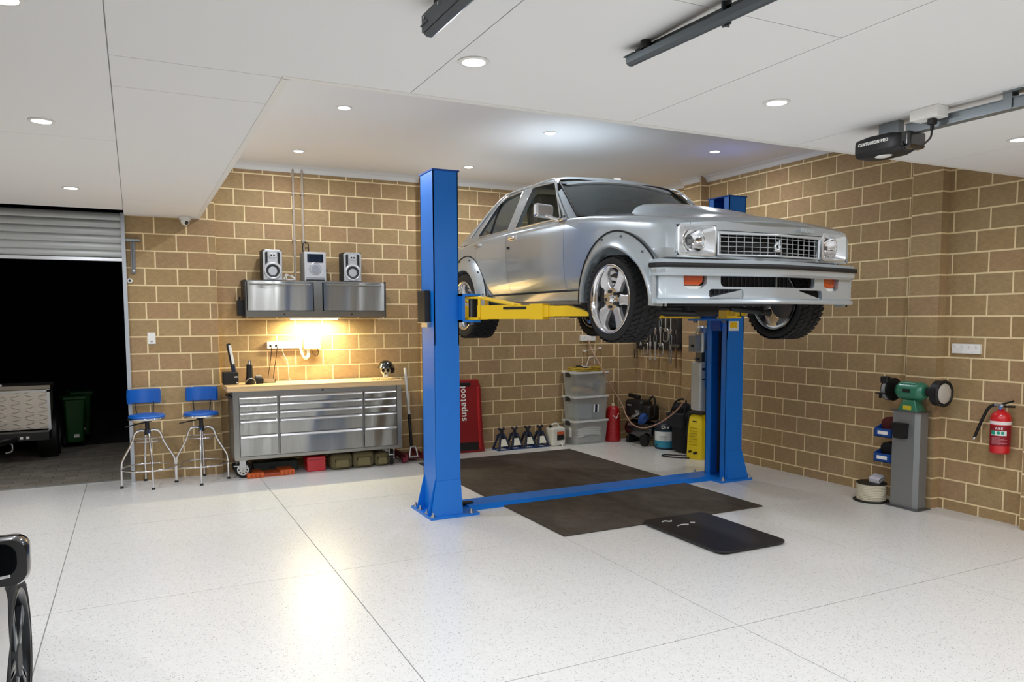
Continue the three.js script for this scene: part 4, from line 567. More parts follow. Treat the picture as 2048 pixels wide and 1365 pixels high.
part('handle', rod([0, 0.15, 0.05], [-0.018, 0.54, 0.03], 0.018, 14), M.black, jk); part('handle_sleeve', rod([-0.018, 0.54, 0.03], [-0.05, 1.07, 0.0], 0.016, 14), M.white, jk, 'white upper handle sleeve'); for (const [x, z] of [[-0.13, 0.15], [0.13, 0.15], [-0.13, -0.2], [0.13, -0.2]]) part('jack_wheel', at(cyl(0.035, 0.035, 0.03, 20), x, 0.035, z, 0, 0, PI / 2), std(0x7a2434, 0.5), jk);

// ---------- stools ----------
const st = thing('bar_stool', 'chrome shop stool with blue vinyl seat and backrest beside the roller door', 'stool', [-6.04, 0, 0.36], 0.1, 'blue vinyl shop stools');
part('seat', lathe([[0, 0.66], [0.13, 0.66], [0.162, 0.672], [0.168, 0.69], [0.155, 0.705], [0.1, 0.714], [0, 0.716]], 36), M.vinyl, st, 'round blue vinyl cushion'); part('seat_rim', at(new THREE.TorusGeometry(0.163, 0.011, 8, 40).rotateX(PI / 2), 0, 0.668, 0), M.chrome, st);
part('backrest', (() => { const r = []; for (let i = 0; i <= 8; i++) { const a = -0.62 + 1.24 * i / 8, R = 0.235; r.push([[0, -0.065], [0.012, -0.072], [0.03, -0.065], [0.036, 0], [0.03, 0.065], [0.012, 0.072], [0, 0.065]].map(([o, y]) => [Math.sin(a) * (R + o), 0.87 + y, 0.05 - Math.cos(a) * (R + o)])); } return loft(r.map(x => x.reverse()), { crease: 0.8 }); })(), M.vinyl, st, 'blue vinyl back pad');
part('back_support', J(rod([-0.07, 0.66, -0.12], [-0.09, 0.86, -0.19], 0.006), rod([0.07, 0.66, -0.12], [0.09, 0.86, -0.19], 0.006), tube([[-0.09, 0.86, -0.19], [-0.08, 0.89, -0.21], [0.08, 0.89, -0.21], [0.09, 0.86, -0.19]], 0.006)), M.darkgrey, st);
part('gas_column', J(at(cyl(0.02, 0.02, 0.12, 16), 0, 0.59, 0), at(cyl(0.03, 0.045, 0.03, 20), 0, 0.65, 0), at(cyl(0.03, 0.03, 0.05, 20), 0, 0.53, 0)), M.darkgrey, st); part('lift_lever', rod([0, 0.63, 0], [-0.2, 0.6, 0.05], 0.006), M.black, st);
for (let i = 0; i < 4; i++) { const a = PI / 2 * i - 0.02, c = Math.cos(a), s = Math.sin(a), q = (r, y) => [c * r, y, s * r]; const l = part('leg', tube([q(0.02, 0.545), q(0.07, 0.55), q(0.115, 0.52), q(0.135, 0.46), q(0.16, 0.4), q(0.225, 0.28), q(0.24, 0.22), q(0.245, 0.02)], 0.011, 50, false, 0.5, 10), M.chrome, st); part('foot', at(cyl(0.012, 0.018, 0.02, 14), c * 0.245, 0.01, s * 0.245), M.black, l); }
part('upper_ring', at(new THREE.TorusGeometry(0.128, 0.007, 8, 40).rotateX(PI / 2), 0, 0.45, 0), M.chrome, st); part('foot_ring', at(new THREE.TorusGeometry(0.238, 0.009, 8, 48).rotateX(PI / 2), 0, 0.18, 0), M.chrome, st);
dup(st, [-5.548, 0, 0.365], -0.15, 'chrome shop stool with blue vinyl seat and backrest beside the workbench');
// ---------- mats ----------
one('floor_mat', bb(-0.99, 0.99, 0, 0.01, -1.625, 1.625), M.mat, 'large brown-black rubber mat on the floor under the car lift', 'mat', [-2.312, 0.001, 2.158]);
const sm2 = thing('anti_fatigue_mat', 'small black mat with rounded corners overlapping the edge of the large mat', 'mat', [-2.27, 0.0115, 4.215]); part('mat', ext(rrect(0.63, 0.93, 0.07), 0.016, 0.005).rotateX(-PI / 2).translate(0, 0.008, 0), std(0x1b1b20, 0.45, 0, { bumpMap: blockBump, bumpScale: 0.001 }), sm2); part('scuff_mark', J(tube([[-0.2, 0.0165, -0.34], [-0.16, 0.0165, -0.36], [-0.12, 0.0165, -0.33], [-0.1, 0.0165, -0.35]], 0.006, 16, false, 0.5, 5), tube([[-0.16, 0.0165, -0.2], [-0.1, 0.0165, -0.22], [-0.05, 0.0165, -0.2]], 0.004, 12, false, 0.5, 5), tube([[0.0, 0.0165, -0.24], [0.03, 0.0165, -0.22]], 0.004, 6, false, 0.5, 5)), M.offwhite, sm2).userData.kind = 'stuff';
// ---------- against the back wall ----------
const crp = thing('mechanic_creeper', 'red moulded creeper board standing against the wall beside the near lift post', 'creeper', [-2.49, 0, 0.03]);
{ const bz = [[-0.2, 0], [0.185, 0], [0.17, 0.2], [0.16, 0.8], [0.13, 0.89], [-0.14, 0.89], [-0.2, 0.8]]; const g = sub('board_group', crp); g.rotation.x = -0.06; g.position.z = 0.1; crp.remove(g);
  const tilt = geo => at(geo, 0, 0, 0.1, -0.075);
  part('board', tilt(ext(bz, 0.06, 0.012)), std(0x8e0c12, 0.5), crp); part('head_pad', tilt(box(0.2, 0.04, 0.02, -0.08, 0.835, 0.03, 0.006)), M.black, crp); part('foot_recess', tilt(box(0.26, 0.1, 0.016, -0.03, 0.075, 0.026, 0.004)), M.black, crp, 'black recess at the foot');
  part('lettering', tilt(at(text('supatool', 0.074, 0.003), -0.075, 0.6, 0.031, 0, 0, PI / 2)), M.white, crp, 'white lettering running upwards'); part('side_ridge', tilt(box(0.03, 0.75, 0.012, 0.12, 0.42, 0.032, 0.005)), M.red, crp); }
const js = thing('jack_stand', 'dark blue jack stand with white label beside the red creeper', 'jack stand', [-2.07, 0, 0.14], 0, 'jack stands along the back wall');
part('leg_frame', J([[-1, -1], [1, -1], [-1, 1], [1, 1]].map(([a, b]) => rod([a * 0.074, 0.012, b * 0.085], [a * 0.025, 0.19, b * 0.025], 0.014, 6)).concat([bb(-0.03, 0.03, 0.16, 0.2, -0.03, 0.03)])), M.navy, js); part('foot_ring', J(bb(-0.088, 0.088, 0, 0.012, 0.075, 0.095), bb(-0.088, 0.088, 0, 0.012, -0.095, -0.075), bb(-0.088, -0.07, 0, 0.012, -0.095, 0.095), bb(0.07, 0.088, 0, 0.012, -0.095, 0.095)), std(0x1d3f7d, 0.45), js);
part('column', bb(-0.018, 0.018, 0.14, 0.25, -0.016, 0.016), M.darkgrey, js); part('saddle', J(bb(-0.035, 0.035, 0.245, 0.255, -0.02, 0.02), bb(-0.035, -0.025, 0.25, 0.275, -0.02, 0.02), bb(0.025, 0.035, 0.25, 0.275, -0.02, 0.02)), M.navy, js); part('ratchet_lever', rod([-0.02, 0.17, 0.02], [-0.09, 0.19, 0.04], 0.008), M.navy, js); part('label_plate', at(ext([[-0.05, -0.045], [0.05, -0.045], [0.028, 0.045], [-0.028, 0.045]], 0.004), 0, 0.095, 0.068, -0.33), std(0xe7e6d8, 0.6), js, 'white warning label');
for (const [x, lab] of [[-1.885, 'dark blue jack stand with white label, second from the red creeper'], [-1.7, 'dark blue jack stand with white label, second from the white canister'], [-1.52, 'dark blue jack stand with white label beside the white canister']]) dup(js, [x, 0, 0.13], 0, lab);
const cn = thing('plastic_canister', 'white plastic canister with tap and orange-black label on the floor', 'canister', [-1.31, 0, 0.16], 0.15);
part('body', J(box(0.22, 0.24, 0.17, 0, 0.12, 0, 0.035)), std(0xdedcd2, 0.45), cn); part('handle', tube([[-0.06, 0.23, 0], [-0.05, 0.27, 0], [0.02, 0.28, 0], [0.06, 0.235, 0]], 0.012), std(0xe8e6de, 0.45), cn); part('cap', at(cyl(0.025, 0.025, 0.03, 20), -0.075, 0.25, 0), M.black, cn); part('label_top', box(0.12, 0.04, 0.002, 0.02, 0.165, 0.0855), std(0xc75a2e, 0.6), cn, 'orange label band'); part('label_base', box(0.12, 0.07, 0.002, 0.02, 0.11, 0.0855), M.black, cn, 'black label panel'); part('tap', J(rod([0.03, 0.03, 0.08], [0.03, 0.03, 0.115], 0.012), rod([0.03, 0.035, 0.105], [0.03, 0.005, 0.105], 0.009)), M.white, cn);
// storage tubs
const clear = phy(0xf6f9f8, 0.2, 0, { transmission: 0.72, thickness: 0, ior: 1.4 });
function tub(y, lab, fill) {
  const t = thing('storage_tub', lab, 'tub', [-0.86, y, 0.16], 0.06, 'stacked storage tubs'), ring = (k, yy) => rrect(0.54 * k, 0.32 * k, 0.05).map(([x, z]) => [x, yy, z]).reverse();
  part('shell', loft([ring(0.84, 0.285).map(([x, yy, z]) => [x * 1.17, yy, z * 1.17]), ring(0.88, 0.006).map(p => p), ring(0.9, 0), ring(1, 0.29), ring(1.03, 0.292)].slice(1), { caps: false, crease: 0.5 }), clear, t, 'clear plastic shell'); part('base', at(ext(rrect(0.47, 0.28, 0.045), 0.004).rotateX(PI / 2), 0, 0.004, 0), clear, t);
  part('lid', J(at(ext(rrect(0.565, 0.345, 0.05), 0.02, 0.005).rotateX(PI / 2), 0, 0.302, 0)), phy(0xe8e9e6, 0.35, 0, { transmission: 0.15, thickness: 0 }), t, 'pale translucent lid'); for (const s of [-1, 1]) part('clip', bb(s * 0.278 - 0.008, s * 0.278 + 0.008, 0.25, 0.31, -0.05, 0.05, 0.004), M.darkgrey, t);
  fill(t); return t;
}
const stuffM = [0x7a6a55, 0x9a958a, 0x4e5560, 0xb79a63, 0x86939b, 0xa8743f].map(c => std(c, 0.7));
tub(0, 'clear storage tub of coiled cable, bottom of the stack', t => { part('coiled_cable', J([0, 1, 2, 3].map(i => tube([[-0.18, 0.1 + i * 0.03, 0.1], [0, 0.14 + i * 0.025, 0.12], [0.18, 0.1 + i * 0.03, 0.08], [0, 0.09 + i * 0.03, -0.1]], 0.012, 40, true))), M.offwhite, t); part('contents', bb(-0.2, 0.2, 0.01, 0.09, -0.1, 0.09, 0.02), stuffM[1], t); part('tub_label', box(0.002, 0.12, 0.06, -0.263, 0.16, 0.04), M.white, t); });
tub(0.313, 'clear storage tub with dark blue label, middle of the stack', t => { part('contents', J(bb(-0.21, 0.05, 0.01, 0.22, -0.11, 0.1, 0.02), bb(0.07, 0.2, 0.01, 0.16, -0.1, 0.1, 0.02)), stuffM[4], t); part('tub_label', at(box(0.085, 0.1, 0.002), 0.06, 0.155, 0.157, 0.06), M.white, t); part('tub_label_print', at(box(0.035, 0.1, 0.002), 0.06, 0.155, 0.159, 0.06), M.navy, t, 'dark blue label print'); });
tub(0.626, 'clear storage tub of mixed parts under the yellow rope, top of the stack', t => { [[-0.15, 0.09, 3], [-0.02, 0.07, 5], [0.1, 0.1, 2], [0.02, 0.15, 1], [-0.1, 0.18, 0], [0.15, 0.17, 4]].forEach(([x, y, k]) => part('loose_part', at(box(0.13, 0.07, 0.12, 0, 0, 0, 0.02), x, y, 0.04, rr(-0.4, 0.4), rr(-1, 1), rr(-0.4, 0.4)), stuffM[k], t)); });
one('yellow_rope', J(Array.from({ length: 5 }, (_, i) => tube(Array.from({ length: 14 }, (_, k) => { const a = k / 14 * 2 * PI + i; return [0.235 * Math.cos(a) + rr(-0.02, 0.02), 0.012 + i * 0.008 + rr(0, 0.014), 0.12 * Math.sin(a) + rr(-0.015, 0.015)]; }), 0.007, 90, true))), std(0xb79a2b, 0.8), 'yellow rope coiled on top of the storage tub stack', 'rope', [-0.87, 0.939, 0.16]);
const lp = thing('folded_light', 'folded work light with white face lying on the yellow rope', 'light', [-0.84, 0.985, 0.16], 0.3); part('panel', at(box(0.24, 0.02, 0.12, 0, 0, 0, 0.006), -0.03, 0.012, 0, 0, 0, -0.12), M.black, lp); part('face', at(box(0.2, 0.004, 0.04), -0.05, 0.02, 0.05, 0.3, 0, -0.12), M.white, lp); part('bracket', J(rod([0, 0.03, 0], [0.02, 0.13, 0.02], 0.007), rod([0.02, 0.13, 0.02], [0.12, 0.15, 0.02], 0.006), rod([0.12, 0.15, 0.02], [0.15, 0.05, 0.01], 0.006)), M.offwhite, lp);
const hk = thing('wall_hose_hook', 'thin white wall rail with two knobs above the tub stack', 'rail', [-0.66, 1.2, 0]); part('bar', rod([-0.13, 0, 0.03], [0.12, 0.03, 0.03], 0.004), M.offwhite, hk); for (const [x, y] of [[-0.13, 0], [0.12, 0.03]]) part('knob', at(cyl(0.012, 0.012, 0.035, 14), x, y, 0.0175, PI / 2), M.white, hk);
const rc = thing('red_drum', 'red plastic container with white V mark beside the storage tubs', 'container', [-0.465, 0, 0.22]); part('body', lathe([[0, 0], [0.1, 0], [0.104, 0.02], [0.1, 0.06], [0.094, 0.3], [0.09, 0.4], [0.075, 0.45], [0.04, 0.47], [0, 0.47]], 32), M.red, rc); part('cap', at(cyl(0.02, 0.028, 0.04, 18), 0.0, 0.485, 0), std(0xe6d2b2, 0.6), rc); for (let i = 0; i < 6; i++) part('rib', at(new THREE.TorusGeometry(0.097 - i * 0.0008, 0.004, 6, 36).rotateX(PI / 2), 0, 0.08 + i * 0.05, 0), M.red, rc); part('v_mark', J(rod([-0.06, 0.36, 0.085], [-0.015, 0.31, 0.1], 0.005), rod([-0.015, 0.31, 0.1], [0.03, 0.38, 0.088], 0.005)), M.white, rc, 'white V mark');
// black compressor
const cp = thing('air_compressor', 'black portable air compressor with handle and wheels in the corner', 'compressor', [-0.24, 0, 0.55], -PI / 2 + 0.1);
part('tank', J(at(new THREE.CapsuleGeometry(0.12, 0.32, 8, 24), 0, 0.19, 0, 0, 0, PI / 2)), M.blackGloss, cp); part('motor_shroud', J(box(0.34, 0.24, 0.22, -0.06, 0.45, 0, 0.05), box(0.16, 0.2, 0.2, 0.16, 0.42, 0, 0.04)), M.black, cp); part('handle', tube([[0.16, 0.38, 0.06], [0.22, 0.6, 0.06], [0.3, 0.62, 0.06], [0.31, 0.42, 0.06], [0.24, 0.36, 0.06]], 0.013, 40), M.black, cp); part('front_bar', J(at(box(0.2, 0.05, 0.06, 0, 0, 0, 0.015), -0.12, 0.61, 0.02, 0, 0, -0.1)), M.black, cp);
part('regulator', J(rod([-0.02, 0.36, 0.12], [0.1, 0.42, 0.12], 0.02), at(cyl(0.025, 0.025, 0.03, 18), 0.06, 0.43, 0.13, PI / 2), at(cyl(0.02, 0.02, 0.03, 18), -0.02, 0.36, 0.13, PI / 2)), M.alu, cp); for (const s of [-1, 1]) part('wheel', at(cyl(0.075, 0.075, 0.04, 28), 0.2, 0.075, s * 0.13, PI / 2), M.rubber, cp); part('foot', bb(-0.2, -0.14, 0, 0.08, -0.1, 0.1, 0.01), M.rubber, cp); part('badge', J(at(box(0.08, 0.02, 0.004), -0.12, 0.5, 0.112)), M.grey, cp); part('sticker', at(box(0.09, 0.035, 0.002), -0.1, 0.25, 0.112, -0.5), M.alu, cp); part('vent_bar', J([0, 1, 2].map(i => box(0.012, 0.09, 0.004, -0.1 + i * 0.03, 0.43, 0.111))), M.darkgrey, cp).userData.kind = 'stuff';
const fl2 = thing('coil_hose', 'coil of blue air hose hung against the black compressor', 'hose', [-0.4, 0.36, 0.8], 0.4); part('coil', J([0, 1, 2, 3].map(i => at(new THREE.TorusGeometry(0.07 - i * 0.004, 0.008, 8, 32), 0, 0, i * 0.014 - 0.02, 0.3, 0, 0))), std(0x1f4f9c, 0.5), fl2);
const bg = thing('gear_bag', 'dark canvas gear bag behind the blue and white bucket', 'bag', [-0.205, 0, 1.33]); part('bag', J(box(0.18, 0.5, 0.28, 0, 0.25, 0, 0.08), at(box(0.15, 0.14, 0.2, 0, 0, 0, 0.05), 0, 0.53, -0.02, 0, 0.3, 0.2)), std(0x1a1b22, 0.9), bg); part('flap', at(box(0.05, 0.18, 0.3, 0, 0, 0, 0.02), -0.11, 0.4, 0, 0, 0, 0.1), std(0x23242d, 0.9), bg); part('strap', tube([[-0.1, 0.45, -0.12], [-0.06, 0.62, -0.05], [-0.02, 0.64, 0.08], [-0.1, 0.45, 0.14]], 0.012), std(0x12131a, 0.9), bg);
const bk = thing('chemical_bucket', 'round bucket with white and blue label and dark lid in the corner', 'bucket', [-0.2, 0, 1.0]); part('body', lathe([[0, 0], [0.128, 0], [0.132, 0.012], [0.14, 0.26], [0, 0.26]], 36), std(0x123246, 0.4), bk);
{ const c = document.createElement('canvas'); c.width = 512; c.height = 256; const g = c.getContext('2d'); g.fillStyle = '#e9eef0'; g.fillRect(0, 0, 512, 256); g.fillStyle = '#2f93b4'; g.fillRect(0, 150, 512, 106); g.fillStyle = '#8a8f92'; for (let i = 0; i < 5; i++) g.fillRect(150 + (i % 2) * 20, 70 + i * 14, 120, 6); const t = new THREE.CanvasTexture(c); t.colorSpace = THREE.SRGBColorSpace; part('label', at(new THREE.CylinderGeometry(0.1395, 0.133, 0.2, 32, 1, true, 4.2, PI * 0.9), 0, 0.125, 0), std(0xffffff, 0.5, 0, { map: t, side: THREE.DoubleSide }), bk, 'white and blue wrap label'); }
part('lid', lathe([[0, 0.34], [0.12, 0.335], [0.144, 0.3], [0.146, 0.26], [0.138, 0.255]], 36), std(0x131c30, 0.45), bk); part('lettering', J(at(new THREE.TorusGeometry(0.017, 0.005, 6, 20), Math.sin(5.4) * 0.147, 0.283, Math.cos(5.4) * 0.147, 0, 5.4), at(box(0.005, 0.024, 0.005), Math.sin(5.62) * 0.147, 0.28, Math.cos(5.62) * 0.147, 0, 5.62), at(box(0.02, 0.024, 0.005), Math.sin(5.82) * 0.147, 0.28, Math.cos(5.82) * 0.147, 0, 5.82)), M.white, bk, 'white letters on the lid rim'); part('bail_handle', tube([[-0.12, 0.25, -0.06], [-0.16, 0.12, -0.05], [-0.155, 0.03, -0.03], [-0.15, 0.06, 0.02]], 0.005), M.black, bk);
// yellow pressure washer
const pw = thing('pressure_washer', 'yellow and black upright pressure washer beside the far lift post', 'pressure washer', [-0.3, 0, 1.73], -PI / 2 + 0.35);
part('body', loft([[0.0, 0.2, 0.19], [0.06, 0.205, 0.2], [0.3, 0.19, 0.19], [0.48, 0.17, 0.16], [0.52, 0.13, 0.12]].map(([y, w, d]) => rrect(w, d, 0.03).map(([x, z]) => [x, y, z]).reverse()), { crease: 0.6 }), phy(0xf0d400, 0.4, 0, { clearcoat: 0.3 }), pw, 'yellow plastic body');
for (let i = 0; i < 7; i++) part('vent_slot', box(0.1, 0.006, 0.01, -0.01, 0.17 + i * 0.032, 0.097 - Math.max(0, i - 4) * 0.004), std(0xb09a00, 0.6), pw); part('nameplate', box(0.05, 0.012, 0.004, 0, 0.44, 0.085), M.black, pw); part('top_cap', box(0.2, 0.03, 0.17, 0, 0.535, 0, 0.01), M.black, pw); part('handle', J(rod([-0.085, 0.5, -0.06], [-0.085, 0.9, -0.07], 0.011), rod([0.085, 0.5, -0.06], [0.085, 0.9, -0.07], 0.011), rod([-0.085, 0.9, -0.07], [0.085, 0.9, -0.07], 0.013)), M.black, pw); part('hose_fitting', J(rod([-0.04, 0.09, 0.09], [-0.04, 0.09, 0.13], 0.014), rod([0.03, 0.08, 0.09], [0.03, 0.08, 0.14], 0.016)), M.black, pw); part('side_dial', at(cyl(0.03, 0.03, 0.02, 20), -0.1, 0.22, 0.02, 0, 0, PI / 2), M.black, pw); for (const s of [-1, 1]) part('wheel', at(cyl(0.06, 0.06, 0.03, 24), s * 0.115, 0.06, -0.06, 0, 0, PI / 2), M.black, pw);
const ln = thing('spray_lance', 'black spray lance and hoses standing beside the pressure washer', 'lance', [-0.2, 0, 1.5]); part('lance', J(rod([0, 0, 0], [0.03, 0.75, 0.06], 0.012), rod([0.02, 0.5, 0.04], [-0.06, 0.62, 0.08], 0.014)), M.black, ln); part('hose_loops', J([0, 1, 2].map(i => tube([[-0.04, 0.05 + i * 0.02, 0.02 * i], [-0.07 + i * 0.01, 0.3, 0.0], [-0.02, 0.62 - i * 0.04, 0.02], [0.02, 0.3, 0.05], [-0.01, 0.06, 0.05 + i * 0.01]], 0.009))), M.darkgrey, ln);
one('washer_cord', tube([[-0.36, 0.02, 1.62], [-0.42, 0.008, 1.5], [-0.52, 0.008, 1.4], [-0.6, 0.008, 1.46], [-0.52, 0.009, 1.62], [-0.42, 0.01, 1.72]], 0.007), M.black, 'black power cord looped on the floor by the pressure washer', 'cord');
one('air_hose', tube([[-0.74, 1.345, 0.04], [-0.735, 1.2, 0.13], [-0.7, 0.97, 0.32], [-0.58, 0.75, 0.34], [-0.46, 0.53, 0.4], [-0.44, 0.36, 0.5], [-0.46, 0.27, 0.68], [-0.48, 0.27, 0.95], [-0.46, 0.38, 1.25], [-0.44, 0.58, 1.55], [-0.5, 0.85, 1.85], [-0.66, 1.1, 2.2]], 0.008, 120), std(0xb9917c, 0.5), 'long pinkish air hose drooping from the outlet to the lift power unit', 'hose');

// ---------- hanging tools on the right wall ----------
const rk = thing('tool_rack', 'dark wall board with hooks for hanging tools beside the corner', 'tool rack', [0, 1.16, 0.62]);
part('board', bb(-0.022, -0.002, 0.06, 0.62, -0.5, 0.5), std(0x35302a, 0.85), rk); part('top_rail', J(bb(-0.05, -0.002, 0.6, 0.612, -0.35, 0.45), bb(-0.054, -0.046, 0.6, 0.63, -0.35, 0.45)), M.zinc, rk); part('side_strip', bb(-0.035, -0.002, 0.0, 0.62, 0.47, 0.5), std(0x4a2a22, 0.7), rk);
for (let r = 0; r < 3; r++) for (let i = 0; i < 9; i++) part('hook', rod([-0.02, 0.52 - r * 0.19, -0.43 + i * 0.105], [-0.052, 0.53 - r * 0.19, -0.43 + i * 0.105], 0.003, 6), M.zinc, rk);
const TX = -0.082, tg = 'tools hanging on the wall rack';
const toolSpot = (r, i) => [TX, 1.16 + 0.52 - r * 0.19, 0.62 - 0.43 + i * 0.105];
const toolM = std(0xdadada, 0.4, 0.6);
const kinds = {
  spanner: t => { part('shaft', ext([[-0.008, 0], [0.008, 0], [0.007, -0.16], [-0.007, -0.16]], 0.006, 0.001), toolM, t); part('ring_end', at(new THREE.TorusGeometry(0.012, 0.005, 8, 18), 0, 0.004, 0), toolM, t); part('open_jaw', ext([[-0.007, 0.004], [0.007, 0.004], [0.018, -0.012], [0.014, -0.03], [0.006, -0.014], [-0.006, -0.014], [-0.014, -0.03], [-0.018, -0.012]], 0.007).translate(0, -0.158, 0), toolM, t); },
  pliers: t => { part('jaw', ext([[-0.014, 0], [0.014, 0], [0.008, 0.05], [-0.008, 0.05]], 0.012, 0.002).translate(0, -0.05, 0), M.steelDark, t); for (const s of [-1, 1]) part('grip', tube([[0, -0.05, 0], [s * 0.02, -0.09, 0], [s * 0.022, -0.17, 0]], 0.007, 12), std(s > 0 ? 0x3a2b2b : 0x2b2b30, 0.6), t); },
  hammer: t => { part('head', box(0.1, 0.03, 0.03, 0, -0.015, 0, 0.004), M.steelDark, t); part('handle', rod([0, -0.02, 0], [0, -0.25, 0], 0.01, 10), std(0x7c5a34, 0.7), t); },
  clamp: t => { part('frame', tube([[0.03, 0, 0], [-0.04, -0.005, 0], [-0.05, -0.09, 0], [-0.02, -0.13, 0], [0.03, -0.125, 0]], 0.008, 40), M.alu, t); part('screw', rod([0.03, -0.125, 0], [0.03, -0.04, 0], 0.005), M.alu, t); },
  grips: t => { part('upper_jaw', box(0.03, 0.05, 0.014, 0, -0.03, 0, 0.004), M.alu, t); for (const s of [-1, 1]) part('lever', tube([[s * 0.006, -0.05, 0], [s * 0.022, -0.1, 0], [s * 0.012, -0.2, 0]], 0.006, 12), M.zinc, t); },
};
const lays = [['spanner', 'pliers', 'spanner', 'clamp', 'spanner', 'grips', 'spanner', 'spanner', 'pliers'], ['hammer', 'spanner', 'clamp', 'spanner', 'grips', 'spanner', 'clamp', 'grips', 'pliers'], ['pliers', null, 'clamp', 'spanner', 'spanner', 'clamp', null, 'grips', 'hammer']];
const nice = { spanner: 'chrome spanner', pliers: 'dark-handled pliers', hammer: 'wooden-handled hammer', clamp: 'steel screw clamp', grips: 'steel locking grips' };
const rowName = ['top row', 'middle row', 'bottom row'];
lays.forEach((row, r) => row.forEach((k, i) => { if (!k) return; const n = row.slice(0, i).filter(q => q === k).length, tot = row.filter(q => q === k).length;
  const ord = tot === 1 ? '' : [' nearest the corner', ' second from the corner', ' third from the corner', ' fourth from the corner'][n];
  const t = thing(k === 'grips' ? 'locking_grips' : k === 'clamp' ? 'screw_clamp' : k, `${nice[k]} hanging on the ${rowName[r]} of the tool rack${ord}`, k === 'grips' ? 'pliers' : k, toolSpot(r, i), PI / 2 + rr(-0.06, 0.06), tg); kinds[k](t); for (const c of t.children) c.scale.setScalar(1.2); }));

// ---------- right-hand side: grinder pedestal, extinguisher ----------
const pd = thing('pedestal', 'grey steel pedestal holding the bench grinder', 'pedestal', [0, 0, 0]); part('column', ext([[-0.29, -4.235], [-0.29, -4.44], [-0.262, -4.475], [-0.165, -4.475], [-0.165, -4.235]].reverse(), 0.825, 0).rotateX(-PI / 2).translate(0, 0.416, 0), std(0x8d8f90, 0.42, 0.55), pd); part('base_plate', bb(-0.325, -0.14, 0, 0.01, 4.2, 4.51), M.steelDark, pd); part('top_plate', bb(-0.3, -0.155, 0.826, 0.838, 4.22, 4.49), M.steelDark, pd); part('water_tray', at(loft([[0.05, 0.1], [0.065, 0.12]].map(([d, w], i) => [[-w / 2, i * 0.13, 0], [w / 2, i * 0.13, 0], [w / 2, i * 0.13, d], [-w / 2, i * 0.13, d]].reverse()), { crease: 0.2 }), -0.291, 0.6, 4.33, 0, -PI / 2), M.black, pd, 'black hanging water tray');
const gd = thing('bench_grinder', 'green bench grinder with black guards on the grey pedestal', 'grinder', [-0.225, 0.838, 4.36]);
part('base', J(loft([[0, 0.13, 0.19], [0.05, 0.1, 0.14], [0.09, 0.09, 0.12]].map(([y, w, d]) => rrect(w, d, 0.01).map(([x, z]) => [x, y, z]).reverse()), { crease: 0.4 })), M.green, gd); part('maker_plate', box(0.003, 0.035, 0.08, -0.062, 0.025, 0, 0), std(0xc9b52a, 0.5), gd, 'yellow data plate');
part('motor_housing', J(at(lathe([[0, -0.135], [0.05, -0.135], [0.062, -0.115], [0.075, -0.1], [0.08, -0.08], [0.08, 0.08], [0.075, 0.1], [0.062, 0.115], [0.05, 0.135], [0, 0.135]], 32).rotateX(PI / 2), 0, 0.165, 0), at(box(0.12, 0.05, 0.15, 0, 0, 0, 0.012), 0, 0.215, 0)), M.green, gd); part('switch_panel', box(0.004, 0.03, 0.07, -0.081, 0.17, 0, 0), M.black, gd);
part('wheel_guard', J(at(cyl(0.1, 0.1, 0.06, 36), 0, 0.165, -0.2, PI / 2), at(box(0.05, 0.06, 0.07, 0, 0, 0, 0.01), -0.08, 0.25, -0.2)), M.black, gd, 'black wheel guard'); part('grinding_wheel', at(cyl(0.085, 0.085, 0.025, 36), -0.03, 0.16, -0.2, PI / 2), M.grey, gd); part('tool_rest', J(bb(-0.15, -0.08, 0.13, 0.138, -0.24, -0.16), bb(-0.13, -0.12, 0.09, 0.13, -0.22, -0.2)), M.black, gd);
part('spindle', at(cyl(0.025, 0.035, 0.1, 20), 0, 0.165, 0.17, PI / 2), M.black, gd); part('buff_guard', J(at(cyl(0.105, 0.105, 0.06, 36), 0, 0.165, 0.25, PI / 2), at(new THREE.TorusGeometry(0.1, 0.012, 10, 40), 0, 0.165, 0.285)), M.black, gd, 'black round guard'); part('buff_wheel', at(lathe([[0, 0.012], [0.03, 0.014], [0.06, 0.008], [0.085, 0.0], [0.085, -0.01], [0, -0.01]], 10).rotateX(PI / 2), 0, 0.165, 0.29), std(0xbdb6ab, 0.55), gd, 'pale polishing wheel');
for (const [y, lab, col] of [[0.58, 'blue wall bin of dark red discs beside the pedestal top', 0x5a2020], [0.36, 'blue wall bin of black discs below the bin of red discs', 0x151516]]) { const b = thing('parts_bin', lab, 'bin', [-0.2, y, 4.14], 0); part('bin', J(bb(-0.09, 0.07, 0, 0.008, -0.08, 0.08), bb(-0.09, -0.082, 0, 0.075, -0.08, 0.08), bb(0.062, 0.07, 0, 0.13, -0.08, 0.08), ext([[-0.09, 0], [0.07, 0], [0.07, 0.13], [-0.02, 0.1], [-0.09, 0.075]], 0.006).translate(0, 0, -0.08), ext([[-0.09, 0], [0.07, 0], [0.07, 0.13], [-0.02, 0.1], [-0.09, 0.075]], 0.006).translate(0, 0, 0.08)), std(0x0f4591, 0.45), b); part('bin_label', box(0.002, 0.03, 0.1, -0.0915, 0.04, 0), M.white, b); for (let i = 0; i < 4; i++) part('disc', at(cyl(0.075, 0.075, 0.008, 28), -0.01 + i * 0.02, 0.1, 0.0, 0.1, 0, PI / 2 + 0.2), std(col, 0.8), b); part('bin_bracket', bb(0.07, 0.098, 0.06, 0.14, -0.03, 0.03), M.zinc, b); }
